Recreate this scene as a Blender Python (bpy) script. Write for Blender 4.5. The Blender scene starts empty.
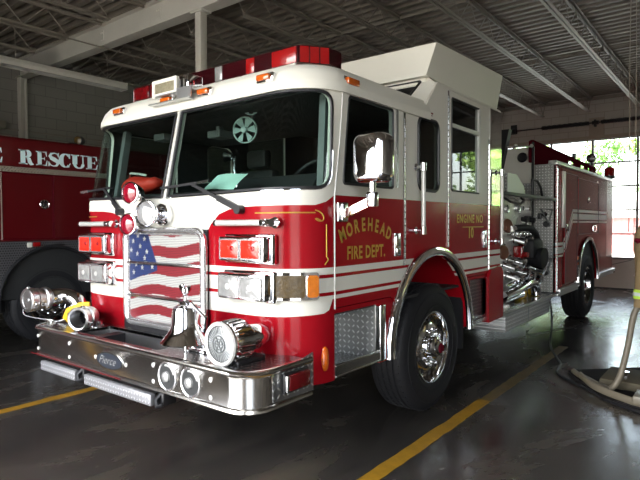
import bpy, bmesh, math, random
from math import pi, sin, cos, sqrt, radians, atan2
from mathutils import Vector, Matrix
from mathutils.geometry import delaunay_2d_cdt
random.seed(7)
SKY, SUN, EXPO = 1.7, 14.0, 0.12
SC = bpy.context.scene
COL = SC.collection

# ------------------------------------------------------------------ materials
def node_mat(name):
    m = bpy.data.materials.new(name); m.use_nodes = True
    nt = m.node_tree; nt.nodes.clear()
    out = nt.nodes.new('ShaderNodeOutputMaterial')
    return m, nt, out
def N(nt, typ, **kw):
    n = nt.nodes.new(typ)
    for k, v in kw.items(): setattr(n, k, v)
    return n
def setin(n, **kw):
    for k, v in kw.items(): n.inputs[k.replace('_', ' ')].default_value = v
def c4(c): return (c[0], c[1], c[2], 1.0)
def pmat(name, col, rough=.4, metal=0., coat=0., noise=.08, nscale=6., bump=0., bscale=60., emis=None, estr=0., spec=.5, trans=0., rvar=0.):
    """principled surface whose colour and roughness wander a little with a noise field"""
    m, nt, out = node_mat(name)
    b = N(nt, 'ShaderNodeBsdfPrincipled')
    tc = N(nt, 'ShaderNodeTexCoord'); nz = N(nt, 'ShaderNodeTexNoise')
    setin(nz, Scale=nscale, Detail=4.0, Roughness=.6)
    nt.links.new(tc.outputs['Object'], nz.inputs['Vector'])
    mx = N(nt, 'ShaderNodeMix', data_type='RGBA')
    mx.inputs[6].default_value = c4([max(0, x*(1-noise)) for x in col]); mx.inputs[7].default_value = c4([min(1, x*(1+noise)) for x in col])
    nt.links.new(nz.outputs['Fac'], mx.inputs[0]); nt.links.new(mx.outputs[2], b.inputs['Base Color'])
    b.inputs['Roughness'].default_value = rough
    if rvar:
        mr = N(nt, 'ShaderNodeMapRange'); mr.inputs['To Min'].default_value = max(.02, rough-rvar); mr.inputs['To Max'].default_value = rough+rvar
        nt.links.new(nz.outputs['Fac'], mr.inputs['Value']); nt.links.new(mr.outputs[0], b.inputs['Roughness'])
    b.inputs['Metallic'].default_value = metal; b.inputs['Coat Weight'].default_value = coat; b.inputs['Coat Roughness'].default_value = .04
    b.inputs['Specular IOR Level'].default_value = spec
    if trans: b.inputs['Transmission Weight'].default_value = trans
    if emis: b.inputs['Emission Color'].default_value = c4(emis); b.inputs['Emission Strength'].default_value = estr
    if bump:
        n2 = N(nt, 'ShaderNodeTexNoise'); setin(n2, Scale=bscale, Detail=3.0)
        nt.links.new(tc.outputs['Object'], n2.inputs['Vector'])
        bp = N(nt, 'ShaderNodeBump'); bp.inputs['Strength'].default_value = bump; bp.inputs['Distance'].default_value = .01
        nt.links.new(n2.outputs['Fac'], bp.inputs['Height']); nt.links.new(bp.outputs[0], b.inputs['Normal'])
    nt.links.new(b.outputs[0], out.inputs[0])
    return m
def glass_mat(name, tint, rough=0.02, ior=1.5):
    m, nt, out = node_mat(name)
    tr = N(nt, 'ShaderNodeBsdfTransparent'); tr.inputs[0].default_value = c4(tint)
    gl = N(nt, 'ShaderNodeBsdfGlossy'); gl.inputs['Roughness'].default_value = rough
    geo = N(nt, 'ShaderNodeNewGeometry')
    # same reflectance from both faces of the pane
    im = N(nt, 'ShaderNodeMix', data_type='FLOAT'); im.inputs[2].default_value = ior; im.inputs[3].default_value = 1/ior
    nt.links.new(geo.outputs['Backfacing'], im.inputs[0])
    mx = N(nt, 'ShaderNodeMixShader')
    f2 = N(nt, 'ShaderNodeFresnel'); nt.links.new(im.outputs[0], f2.inputs[0])
    # fresnel node flips the ior itself on back faces, so feeding the inverse there keeps air-to-glass
    nt.links.new(f2.outputs[0], mx.inputs[0]); nt.links.new(tr.outputs[0], mx.inputs[1]); nt.links.new(gl.outputs[0], mx.inputs[2])
    nt.links.new(mx.outputs[0], out.inputs[0])
    return m
def mth(nt, op, a, b=None):
    n = N(nt, 'ShaderNodeMath', operation=op)
    for i, v in enumerate((a, b)):
        if v is None: continue
        if isinstance(v, (int, float)): n.inputs[i].default_value = v
        else: nt.links.new(v, n.inputs[i])
    return n.outputs[0]
def plate_mat(name, axes, col=(.62, .62, .63), pitch=.03, rough=.22, strength=.8, metal=1.0):
    """tread plate: raised bars that alternate direction cell by cell"""
    m, nt, out = node_mat(name)
    b = N(nt, 'ShaderNodeBsdfPrincipled'); b.inputs['Metallic'].default_value = metal
    tc = N(nt, 'ShaderNodeTexCoord'); sx = N(nt, 'ShaderNodeSeparateXYZ'); nt.links.new(tc.outputs['Object'], sx.inputs[0])
    u = mth(nt, 'DIVIDE', sx.outputs[axes[0]], pitch); v = mth(nt, 'DIVIDE', sx.outputs[axes[1]], pitch)
    fu = mth(nt, 'FLOOR', u); fv = mth(nt, 'FLOOR', v)
    par = mth(nt, 'FLOORED_MODULO', mth(nt, 'ADD', fu, fv), 2.0)
    sgn = mth(nt, 'SUBTRACT', mth(nt, 'MULTIPLY', par, 2.0), 1.0)
    a = mth(nt, 'SUBTRACT', mth(nt, 'SUBTRACT', u, fu), .5); c = mth(nt, 'MULTIPLY', mth(nt, 'SUBTRACT', mth(nt, 'SUBTRACT', v, fv), .5), sgn)
    r1 = mth(nt, 'DIVIDE', mth(nt, 'ADD', a, c), .62); r2 = mth(nt, 'DIVIDE', mth(nt, 'SUBTRACT', a, c), .26)
    d = mth(nt, 'SQRT', mth(nt, 'ADD', mth(nt, 'MULTIPLY', r1, r1), mth(nt, 'MULTIPLY', r2, r2)))
    h = N(nt, 'ShaderNodeMapRange', interpolation_type='SMOOTHSTEP'); h.inputs['From Min'].default_value = 1.0; h.inputs['From Max'].default_value = .45
    nt.links.new(d, h.inputs['Value'])
    mx = N(nt, 'ShaderNodeMix', data_type='RGBA'); mx.inputs[6].default_value = c4([x*.55 for x in col]); mx.inputs[7].default_value = c4([min(1, x*1.35) for x in col])  # bars lightened and ground darkened in the colour so the relief shows
    nt.links.new(h.outputs[0], mx.inputs[0]); nt.links.new(mx.outputs[2], b.inputs['Base Color'])
    b.inputs['Roughness'].default_value = rough
    bp = N(nt, 'ShaderNodeBump'); bp.inputs['Strength'].default_value = strength; bp.inputs['Distance'].default_value = .006
    nt.links.new(h.outputs[0], bp.inputs['Height']); nt.links.new(bp.outputs[0], b.inputs['Normal'])
    nt.links.new(b.outputs[0], out.inputs[0])
    return m
def perf_mat(name, col, rough=.5, metal=.2, pitch=.012, axes=(0, 2)):
    """perforated sheet: rows of small dark holes"""
    m, nt, out = node_mat(name)
    b = N(nt, 'ShaderNodeBsdfPrincipled'); b.inputs['Roughness'].default_value = rough; b.inputs['Metallic'].default_value = metal
    tc = N(nt, 'ShaderNodeTexCoord'); sx = N(nt, 'ShaderNodeSeparateXYZ'); nt.links.new(tc.outputs['Object'], sx.inputs[0])
    v = mth(nt, 'DIVIDE', sx.outputs[axes[1]], pitch); fv = mth(nt, 'FLOOR', v)
    off = mth(nt, 'MULTIPLY', mth(nt, 'FLOORED_MODULO', fv, 2.0), .5)
    u = mth(nt, 'ADD', mth(nt, 'DIVIDE', sx.outputs[axes[0]], pitch), off); fu = mth(nt, 'FLOOR', u)
    a = mth(nt, 'SUBTRACT', mth(nt, 'SUBTRACT', u, fu), .5); c = mth(nt, 'SUBTRACT', mth(nt, 'SUBTRACT', v, fv), .5)
    d = mth(nt, 'SQRT', mth(nt, 'ADD', mth(nt, 'MULTIPLY', a, a), mth(nt, 'MULTIPLY', c, c)))
    hole = mth(nt, 'LESS_THAN', d, .3)
    mx = N(nt, 'ShaderNodeMix', data_type='RGBA'); mx.inputs[6].default_value = c4(col); mx.inputs[7].default_value = c4([x*.25 for x in col])
    nt.links.new(hole, mx.inputs[0]); nt.links.new(mx.outputs[2], b.inputs['Base Color']); nt.links.new(b.outputs[0], out.inputs[0])
    return m

# ------------------------------------------------------------------ objects
def tag(o, label=None, cat=None, group=None, kind=None):
    if label: o['label'] = label
    if cat: o['category'] = cat
    if group: o['group'] = group
    if kind: o['kind'] = kind
    return o
def empty(name, loc=(0, 0, 0)):
    o = bpy.data.objects.new(name, None); COL.objects.link(o); o.location = loc; o.empty_display_size = .1
    return o
def attach(o, parent):
    """keep o where it is in the world while hanging it under parent"""
    if parent is not None:
        o.parent = parent; o.matrix_parent_inverse = Matrix.Translation(-Vector(parent.location))
    return o
def copy_under(o, parent, loc=None, rz=None):
    """copy one object; setting a parent clears the stored inverse, so put it back"""
    c = o.copy(); COL.objects.link(c); inv = o.matrix_parent_inverse.copy()
    if parent is not None: c.parent = parent; c.matrix_parent_inverse = inv
    if loc is not None: c.location = loc
    if rz is not None: c.rotation_euler = (0, 0, rz)
    return c
def copy_part(src, parent, loc, rz=0.):
    """a part and its sub-parts, at a new place under parent"""
    r = src.copy(); COL.objects.link(r); r.location = loc; r.rotation_euler = (0, 0, rz)
    r.parent = parent; r.matrix_parent_inverse = Matrix.Translation(-Vector(parent.location))
    for ch in [o for o in bpy.data.objects if o.parent == src]:
        c = copy_under(ch, r)
        for g in [o for o in bpy.data.objects if o.parent == ch]: copy_under(g, c)
    return r
class MB:
    def __init__(s): s.v = []; s.f = []; s.m = []
    def add(s, vs, fs, m=0):
        k = len(s.v); s.v += [tuple(p) for p in vs]
        for f in fs: s.f.append([i+k for i in f]); s.m.append(m)
        return s
    def box(s, x0, x1, y0, y1, z0, z1, m=0):
        return s.add([(x, y, z) for z in (z0, z1) for y in (y0, y1) for x in (x0, x1)], [(0, 2, 3, 1), (4, 5, 7, 6), (0, 1, 5, 4), (2, 6, 7, 3), (0, 4, 6, 2), (1, 3, 7, 5)], m)
    def rbox(s, x0, x1, y0, y1, z0, z1, r=.01, m=0):
        """box with chamfered edges"""
        cx, cy, cz = (x0+x1)/2, (y0+y1)/2, (z0+z1)/2; hx, hy, hz = abs(x1-x0)/2, abs(y1-y0)/2, abs(z1-z0)/2
        r = min(r, hx*.9, hy*.9, hz*.9); bm = bmesh.new(); bmesh.ops.create_cube(bm, size=2)
        for v in bm.verts: v.co = (v.co.x*hx, v.co.y*hy, v.co.z*hz)
        bmesh.ops.bevel(bm, geom=bm.edges[:], offset=r, segments=2, profile=.5, affect='EDGES')
        bm.verts.index_update()
        s.add([(v.co.x+cx, v.co.y+cy, v.co.z+cz) for v in bm.verts], [[v.index for v in f.verts] for f in bm.faces], m); bm.free(); return s
    def obox(s, c, ax, ay, az, m=0):
        """oriented box: centre and three half-axis vectors"""
        c, ax, ay, az = map(Vector, (c, ax, ay, az))
        return s.add([c+ax*i+ay*j+az*k for k in (-1, 1) for j in (-1, 1) for i in (-1, 1)], [(0, 2, 3, 1), (4, 5, 7, 6), (0, 1, 5, 4), (2, 6, 7, 3), (0, 4, 6, 2), (1, 3, 7, 5)], m)
    def bar(s, a, b, w, h, up=(0, 0, 1), m=0):
        a, b, up = Vector(a), Vector(b), Vector(up); d = (b-a); L = d.length; d.normalize()
        sd = d.cross(up)
        if sd.length < 1e-4: sd = d.cross(Vector((1, 0, 0)))
        sd.normalize(); u2 = sd.cross(d)
        return s.obox((a+b)/2, d*L/2, sd*w/2, u2*h/2, m)
    def cyl(s, a, b, r, n=20, r2=None, m=0, caps=True):
        return s.lathe([(0, 0), (r, 0), (r if r2 is None else r2, (Vector(b)-Vector(a)).length), (0, (Vector(b)-Vector(a)).length)] if caps else [(r, 0), (r if r2 is None else r2, (Vector(b)-Vector(a)).length)], a, Vector(b)-Vector(a), n, m)
    def lathe(s, prof, o, axis, n=24, m=0):
        o = Vector(o); w = Vector(axis).normalized(); u = w.orthogonal().normalized(); v = w.cross(u)
        k0 = len(s.v); rings = []
        for r, h in prof:
            if r < 1e-6: rings.append([len(s.v)]); s.v.append(tuple(o+w*h))
            else:
                rings.append(list(range(len(s.v), len(s.v)+n)))
                for i in range(n):
                    t = 2*pi*i/n; s.v.append(tuple(o+w*h+u*(r*cos(t))+v*(r*sin(t))))
        for a, b in zip(rings, rings[1:]):
            if len(a) == 1 and len(b) == 1: continue
            for i in range(n):
                j = (i+1) % n
                if len(a) == 1: f = [a[0], b[j], b[i]]
                elif len(b) == 1: f = [a[i], a[j], b[0]]
                else: f = [a[i], a[j], b[j], b[i]]
                s.f.append(f); s.m.append(m)
        return s
    def tube(s, pts, r, n=10, closed=False, m=0, flat=None):
        P = [Vector(p) for p in pts]; L = len(P); rings = []; prev = None
        for i, p in enumerate(P):
            if closed: t = (P[(i+1) % L]-P[i-1])
            else: t = P[min(i+1, L-1)]-P[max(i-1, 0)]
            t.normalize()
            if prev is None: u = t.orthogonal().normalized() if flat is None else (Vector(flat)-t*Vector(flat).dot(t)).normalized()
            else:
                u = prev-t*prev.dot(t)
                u = u.normalized() if u.length > 1e-6 else t.orthogonal().normalized()
            prev = u; w = t.cross(u); rr = r[i] if isinstance(r, list) else r
            ru, rw = (rr, rr) if not isinstance(rr, tuple) else rr
            rings.append(list(range(len(s.v), len(s.v)+n)))
            for k in range(n):
                a = 2*pi*k/n; s.v.append(tuple(p+u*(ru*cos(a))+w*(rw*sin(a))))
        idx = list(range(L)) + ([0] if closed else [])
        for a, b in zip(idx, idx[1:]):
            A, B = rings[a], rings[b]
            for k in range(n):
                j = (k+1) % n; s.f.append([A[k], A[j], B[j], B[k]]); s.m.append(m)
        if not closed:
            s.f.append(rings[0][::-1]); s.m.append(m); s.f.append(rings[-1]); s.m.append(m)
        return s
    def prism(s, poly, fn, d0, d1, m=0):
        """2D polygon (any simple outline) mapped by fn(a, b, d) and extruded from d0 to d1"""
        n = len(poly); k = len(s.v)
        tri = tess(poly)
        for d in (d0, d1): s.v += [tuple(fn(a, b, d)) for a, b in poly]
        for t in tri: s.f.append([i+k for i in t]); s.m.append(m); s.f.append([i+k+n for i in reversed(t)]); s.m.append(m)
        for i in range(n):
            j = (i+1) % n; s.f.append([k+i, k+j, k+n+j, k+n+i]); s.m.append(m)
        return s
    def sphere(s, c, r, m=0, n=16, sc=(1, 1, 1)):
        c = Vector(c); k = len(s.v); rows = n//2
        s.v.append((c.x, c.y, c.z+r*sc[2]))
        for i in range(1, rows):
            t = pi*i/rows
            for j in range(n):
                a = 2*pi*j/n; s.v.append((c.x+r*sc[0]*sin(t)*cos(a), c.y+r*sc[1]*sin(t)*sin(a), c.z+r*sc[2]*cos(t)))
        s.v.append((c.x, c.y, c.z-r*sc[2])); e = len(s.v)-1
        for j in range(n):
            j2 = (j+1) % n; s.f.append([k, k+1+j, k+1+j2]); s.m.append(m); s.f.append([e, e-n+j2, e-n+j]); s.m.append(m)
            for i in range(rows-2): s.f.append([k+1+i*n+j, k+1+(i+1)*n+j, k+1+(i+1)*n+j2, k+1+i*n+j2]); s.m.append(m)
        return s
    def build(s, name, mats, parent=None, angle=35, label=None, loc=None, fixn=True):
        me = bpy.data.meshes.new(name)
        me.from_pydata(s.v, [], s.f)
        if not isinstance(mats, (list, tuple)): mats = [mats]
        for m in mats: me.materials.append(m)
        if max(s.m, default=0): me.polygons.foreach_set('material_index', s.m)
        if fixn:
            bm = bmesh.new(); bm.from_mesh(me); bmesh.ops.recalc_face_normals(bm, faces=bm.faces[:]); bm.to_mesh(me); bm.free()
        me.polygons.foreach_set('use_smooth', [True]*len(me.polygons))
        me.set_sharp_from_angle(angle=radians(angle)); me.update()
        o = bpy.data.objects.new(name, me); COL.objects.link(o)
        if loc is not None: o.location = loc
        if label: o['label'] = label
        return attach(o, parent)
def tess(poly):
    from mathutils.geometry import tessellate_polygon
    return [tuple(t) for t in tessellate_polygon([[Vector((a, b, 0)) for a, b in poly]])]
def inside(p, poly):
    x, y = p; r = False; n = len(poly); j = n-1
    for i in range(n):
        xi, yi = poly[i]; xj, yj = poly[j]
        if (yi > y) != (yj > y) and x < (xj-xi)*(y-yi)/(yj-yi)+xi: r = not r
        j = i
    return r
def densify(poly, d, closed=True):
    out = []; n = len(poly)
    for i in range(n if closed else n-1):
        a, b = poly[i], poly[(i+1) % n]; L = math.hypot(b[0]-a[0], b[1]-a[1]); k = max(1, int(math.ceil(L/d)))
        out += [(a[0]+(b[0]-a[0])*t/k, a[1]+(b[1]-a[1])*t/k) for t in range(k)]
    if not closed: out.append(poly[-1])
    return out
def rrect(x0, x1, y0, y1, r, n=6):
    r4 = r if isinstance(r, (list, tuple)) else (r,)*4; P = []
    for (cx, cy, sx, sy, a0), q in zip(((x1, y1, -1, -1, 0), (x0, y1, 1, -1, 90), (x0, y0, 1, 1, 180), (x1, y0, -1, 1, 270)), r4):
        if q <= 1e-6: P.append((cx, cy)); continue
        for k in range(n+1):
            a = radians(a0+90*k/n); P.append((cx+sx*q+q*cos(a), cy+sy*q+q*sin(a)))
    return P
def roundpoly(pts, r, n=5):
    """round the corners of a polygon; r a number or a list"""
    out = []; L = len(pts)
    for i, p in enumerate(pts):
        q = r[i] if isinstance(r, (list, tuple)) else r
        if q <= 1e-6: out.append(p); continue
        p0, p1, p2 = Vector(pts[i-1]), Vector(p), Vector(pts[(i+1) % L])
        a = (p0-p1).normalized(); b = (p2-p1).normalized(); ang = a.angle(b); t = min(q/math.tan(ang/2), (p0-p1).length*.49, (p2-p1).length*.49)
        A, B = p1+a*t, p1+b*t
        for k in range(n+1):
            s = k/n; out.append(tuple((A*(1-s)**2+p1*2*s*(1-s)+B*s*s)[:2]))
    return out
def panel(name, mats, outer, fn, holes=(), lines=(), seeds=(), thick=.03, colour=None, back=None, parent=None, off=0., step=.05, angle=35, label=None, mb=None):
    """sheet-metal panel: a 2D outline with holes, mapped onto a surface fn(a, b, offset) and given thickness"""
    loops = [densify(outer, step)] + [densify(h, step) for h in holes]
    V = []; Eg = []
    for lp in loops:
        k = len(V); V += lp; Eg += [(k+i, k+(i+1) % len(lp)) for i in range(len(lp))]
    for ln in lines:
        lp = densify(ln, step, False); k = len(V); V += lp; Eg += [(k+i, k+i+1) for i in range(len(lp)-1)]
    sd = [p for p in seeds if inside(p, outer) and not any(inside(p, h) for h in holes)]
    V += sd
    rv, re, rf, *_ = delaunay_2d_cdt([Vector(p) for p in V], Eg, [], 0, 1e-5)
    keep = []
    for f in rf:
        c = sum((rv[i] for i in f), Vector((0, 0)))/len(f)
        if inside(c, outer) and not any(inside(c, h) for h in holes): keep.append((list(f), colour(c[0], c[1]) if colour else 0))
    own = mb is None; mb = mb or MB(); k = len(mb.v); n = len(rv)
    mb.v += [tuple(fn(p[0], p[1], off)) for p in rv]
    for f, c in keep: mb.f.append([i+k for i in f]); mb.m.append(c)
    if thick:
        bk = back if back is not None else 0
        mb.v += [tuple(fn(p[0], p[1], off-thick)) for p in rv]
        cnt = {}
        for f, c in keep:
            mb.f.append([i+k+n for i in reversed(f)]); mb.m.append(bk)
            for a, b in zip(f, f[1:]+f[:1]):
                if (b, a) in cnt: del cnt[(b, a)]
                else: cnt[(a, b)] = c
        for (a, b), c in cnt.items(): mb.f.append([b+k, a+k, a+k+n, b+k+n]); mb.m.append(c)
    if own: return mb.build(name, mats, parent, angle=angle, label=label, fixn=bool(thick))
    return mb
def text_polys(body, size=1., xs=1., font_off=0., shear=0., space=1.):
    cu = bpy.data.curves.new('lettering', 'FONT'); cu.body = body; cu.size = size; cu.offset = font_off; cu.shear = shear; cu.space_character = space; cu.resolution_u = 3; cu.extrude = .0
    cu.align_x = 'CENTER'; cu.fill_mode = 'BOTH'
    o = bpy.data.objects.new('lettering', cu); COL.objects.link(o)
    bpy.context.view_layer.update()
    me = bpy.data.meshes.new_from_object(o.evaluated_get(bpy.context.evaluated_depsgraph_get()))
    vs = [(v.co.x*xs, v.co.y) for v in me.vertices]; fs = [list(p.vertices) for p in me.polygons]
    bpy.data.objects.remove(o); bpy.data.curves.remove(cu); bpy.data.meshes.remove(me)
    return vs, fs
def text_mb(body, size, fn, xs=1., font_off=0., shear=0., mb=None, m=0, rot=0., at=(0, 0), lift=.003, space=1.):
    """raised lettering mapped by fn(a, b, offset): front faces plus a rim back to the surface"""
    mb = mb or MB(); vs, fs = text_polys(body, size, xs, font_off, shear, space); k = len(mb.v); n = len(vs)
    pl = [(at[0]+x*cos(rot)-y*sin(rot), at[1]+x*sin(rot)+y*cos(rot)) for x, y in vs]
    mb.v += [tuple(fn(a, b, lift)) for a, b in pl]
    for f in fs: mb.f.append([i+k for i in f]); mb.m.append(m)
    return mb
FX = lambda x: (lambda a, b, d: (x+d, a, b))       # plane facing +X, a runs along Y, b up
FXn = lambda x: (lambda a, b, d: (x-d, a, b))
FY = lambda y: (lambda a, b, d: (a, y-d, b))       # plane facing -Y
FYp = lambda y: (lambda a, b, d: (a, y+d, b))
FZ = lambda z: (lambda a, b, d: (a, b, z+d))
def arc(cx, cy, r, a0, a1, n=24): return [(cx+r*cos(radians(a0+(a1-a0)*i/n)), cy+r*sin(radians(a0+(a1-a0)*i/n))) for i in range(n+1)]
def spline(pts, n=8):
    P = [Vector(p) for p in pts]; out = []
    for i in range(len(P)-1):
        p0, p1, p2, p3 = P[max(i-1, 0)], P[i], P[i+1], P[min(i+2, len(P)-1)]
        for k in range(n):
            t = k/n; out.append(.5*((2*p1)+(p2-p0)*t+(2*p0-5*p1+4*p2-p3)*t*t+(3*p1-p0-3*p2+p3)*t**3))
    out.append(P[-1]); return out

# ------------------------------------------------------------------ palette
M = {}
M['red'] = pmat('red_paint', (.30, .004, .010), .18, 0, .10, .05, 3., spec=.22)
M['white'] = pmat('white_paint', (.72, .70, .63), .36, 0, .0, .03, 3., spec=.18)
M['chrome'] = pmat('chrome', (.82, .82, .84), .06, 1., 0, .03, 4.)
M['bumper'] = pmat('stainless_bumper', (.78, .76, .73), .20, 1., 0, .04, 8.)
M['satin'] = pmat('satin_chrome', (.80, .80, .81), .24, .9, 0, .04, 6.)
M['steel'] = pmat('polished_steel', (.66, .66, .66), .16, 1., 0, .06, 9., rvar=.05)
M['brush'] = pmat('brushed_aluminium', (.60, .60, .60), .32, 1., 0, .08, 14.)
M['lightmetal'] = pmat('pale_metal', (.68, .67, .64), .4, .4, 0, .05, 8.)
M['black'] = pmat('black_plastic', (.012, .012, .014), .42, 0, 0, .2, 20.)
M['rubber'] = pmat('rubber', (.011, .011, .013), .6, 0, 0, .25, 30., bump=.15, spec=.35)
M['dark'] = pmat('dark_interior', (.020, .021, .022), .6, 0, 0, .2, 6.)
M['grey'] = pmat('grey_trim', (.16, .17, .17), .55, 0, 0, .1, 6.)
M['gold'] = pmat('gold_leaf', (.62, .42, .07), .32, .5, 0, .1, 30.)
M['redlens'] = pmat('red_lens', (.30, .006, .007), .12, 0, 1., .15, 60., bump=.25, bscale=90.)
M['darkredlens'] = pmat('dark_red_lens', (.030, .002, .004), .12, 0, .5, .35, 30., bump=.2, bscale=70.)
M['amber'] = pmat('amber_lens', (.60, .16, .01), .15, 0, 1., .25, 40., bump=.2)
M['orange'] = pmat('orange_lens', (.55, .10, .006), .15, 0, 1., .2, 40.)
M['olens'] = pmat('smoky_amber_lens', (.060, .034, .004), .3, 0, .0, .6, 25., bump=.3, bscale=60.)
M['clearlens'] = pmat('clear_lens', (.42, .42, .41), .14, .4, .8, .55, 26., bump=.35, bscale=45.)
M['plateYZ'] = plate_mat('tread_plate_side', (1, 2), (.60, .60, .60), .042, .3, .9, .85)
M['plateXY'] = plate_mat('tread_plate_flat', (0, 1), (.60, .60, .61), .040, .24)
M['plateXZ'] = plate_mat('tread_plate_front', (0, 2), (.82, .82, .79), .040, .36, .8, .5)
M['plateBright'] = plate_mat('tread_plate_bright', (1, 2), (.74, .74, .74), .042, .4, .8, .45)
M['plateStep'] = plate_mat('tread_plate_step', (0, 2), (.56, .56, .59), .03, .4, 1., .45)
M['plateDark'] = plate_mat('tread_plate_dull', (1, 2), (.42, .43, .46), .034, .3)
M['yellow'] = pmat('yellow_paint', (.80, .50, .02), .4, 0, .2, .08, 12.)
M['brown'] = pmat('brown_leather', (.16, .06, .03), .55, 0, 0, .2, 20.)
M['wglass'] = glass_mat('windscreen_glass', (.62, .74, .70))
M['sglass'] = glass_mat('side_window_glass', (.30, .36, .36))
M['dglass'] = glass_mat('dark_privacy_glass', (.10, .11, .11))
M['pane'] = glass_mat('clear_pane', (.95, .97, .96))
# ================================================================== SETTING
YB, XW, XR_, YF, ZD = 12.0, -7.2, 8.6, -4.4, 4.6       # back wall, left wall, right wall, front wall, roof deck
BAYS = [(-2.49, 1.62), (4.0, 6.2)]                    # door openings in the back wall
FB = [(-2.6, 2.4), (4.0, 7.6)]                    # open front doors; the second, unseen, is added to light the engine's side
def struct(name, mb, mats, **k):
    o = mb.build(name, mats, **k); o['kind'] = 'structure'; return o

# --- floor: worn dark concrete
def floor_mat():
    m, nt, out = node_mat('worn_concrete'); b = N(nt, 'ShaderNodeBsdfPrincipled'); tc = N(nt, 'ShaderNodeTexCoord')
    mp = N(nt, 'ShaderNodeMapping'); mp.inputs['Scale'].default_value = (1.0, .45, 1); nt.links.new(tc.outputs['Object'], mp.inputs[0])
    n1 = N(nt, 'ShaderNodeTexNoise'); setin(n1, Scale=1.6, Detail=8.0, Roughness=.62, Distortion=.8); nt.links.new(mp.outputs[0], n1.inputs['Vector'])
    cr = N(nt, 'ShaderNodeValToRGB'); e = cr.color_ramp.elements
    e[0].position = .30; e[0].color = (.024, .022, .021, 1); e[1].position = .72; e[1].color = (.085, .070, .052, 1)
    k = e.new(.52); k.color = (.044, .039, .034, 1)
    nt.links.new(n1.outputs['Fac'], cr.inputs[0])
    n2 = N(nt, 'ShaderNodeTexNoise'); setin(n2, Scale=28.0, Detail=6.0, Roughness=.7); nt.links.new(mp.outputs[0], n2.inputs['Vector'])
    mx = N(nt, 'ShaderNodeMix', data_type='RGBA', blend_type='OVERLAY'); mx.inputs[0].default_value = .35
    nt.links.new(cr.outputs[0], mx.inputs[6]); nt.links.new(n2.outputs['Color'], mx.inputs[7])
    nt.links.new(mx.outputs[2], b.inputs['Base Color'])
    mr = N(nt, 'ShaderNodeMapRange'); mr.inputs['From Min'].default_value = .3; mr.inputs['From Max'].default_value = .7; mr.inputs['To Min'].default_value = .13; mr.inputs['To Max'].default_value = .36; b.inputs['Specular IOR Level'].default_value = .75
    nt.links.new(n1.outputs['Fac'], mr.inputs['Value']); nt.links.new(mr.outputs[0], b.inputs['Roughness'])
    bp = N(nt, 'ShaderNodeBump'); bp.inputs['Strength'].default_value = .10; bp.inputs['Distance'].default_value = .006
    nt.links.new(n2.outputs['Fac'], bp.inputs['Height']); nt.links.new(bp.outputs[0], b.inputs['Normal'])
    nt.links.new(b.outputs[0], out.inputs[0]); return m
M['floor'] = floor_mat()
struct('floor', MB().box(XW-.2, XR_+.2, YF-.2, YB+.06, -.15, 0), M['floor'])
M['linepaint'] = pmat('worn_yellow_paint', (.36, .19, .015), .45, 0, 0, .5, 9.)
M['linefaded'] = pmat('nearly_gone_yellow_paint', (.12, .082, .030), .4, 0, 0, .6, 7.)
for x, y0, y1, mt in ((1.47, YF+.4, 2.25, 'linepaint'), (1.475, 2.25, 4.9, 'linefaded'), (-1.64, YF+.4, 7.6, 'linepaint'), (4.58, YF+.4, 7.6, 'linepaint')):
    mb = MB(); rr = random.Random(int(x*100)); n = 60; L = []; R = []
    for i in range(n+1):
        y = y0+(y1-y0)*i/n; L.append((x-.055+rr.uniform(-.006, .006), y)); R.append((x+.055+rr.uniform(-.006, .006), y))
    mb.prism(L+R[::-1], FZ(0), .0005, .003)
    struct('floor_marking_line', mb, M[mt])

# --- walls
def block_mat(name='painted_block', g=1.):
    m, nt, out = node_mat(name); b = N(nt, 'ShaderNodeBsdfPrincipled'); tc = N(nt, 'ShaderNodeTexCoord'); sx = N(nt, 'ShaderNodeSeparateXYZ')
    nt.links.new(tc.outputs['Object'], sx.inputs[0]); cb = N(nt, 'ShaderNodeCombineXYZ')
    nt.links.new(mth(nt, 'ADD', sx.outputs[0], sx.outputs[1]), cb.inputs[0]); nt.links.new(sx.outputs[2], cb.inputs[1])
    br = N(nt, 'ShaderNodeTexBrick'); setin(br, Scale=1.0); br.inputs['Brick Width'].default_value = .4; br.inputs['Row Height'].default_value = .2; br.inputs['Mortar Size'].default_value = .006
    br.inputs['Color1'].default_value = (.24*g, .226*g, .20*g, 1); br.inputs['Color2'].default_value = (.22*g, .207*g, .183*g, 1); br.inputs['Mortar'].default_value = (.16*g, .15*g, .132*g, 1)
    nt.links.new(cb.outputs[0], br.inputs[0]); nt.links.new(br.outputs['Color'], b.inputs['Base Color']); b.inputs['Roughness'].default_value = .75
    bp = N(nt, 'ShaderNodeBump'); bp.inputs['Strength'].default_value = .3; bp.inputs['Distance'].default_value = .01; bp.invert = True
    nt.links.new(br.outputs['Fac'], bp.inputs['Height']); nt.links.new(bp.outputs[0], b.inputs['Normal'])
    nt.links.new(b.outputs[0], out.inputs[0]); return m
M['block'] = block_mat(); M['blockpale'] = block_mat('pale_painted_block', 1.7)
struct('wall_left', MB().box(XW-.2, XW, YF-.2, YB+.2, 0, ZD+.05), M['block'])
struct('wall_right', MB().box(XR_, XR_+.2, YF-.2, YB+.2, 0, ZD+.05), M['block'])
def wall_open(name, y0, y1, bays, zh):
    mb = MB(); xs = [XW]+[v for b in bays for v in b]+[XR_]
    for a, b in zip(xs[0::2], xs[1::2]): mb.box(a, b, y0, y1, 0, zh)
    mb.box(XW, XR_, y0, y1, zh, ZD+.05)
    return struct(name, mb, M['blockpale'])
wall_open('wall_back', YB, YB+.2, BAYS, 3.565)
wall_open('wall_front', YF-.2, YF, FB, 3.9)
M['trimpaint'] = pmat('tan_trim_paint', (.30, .26, .21), .6)
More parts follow.
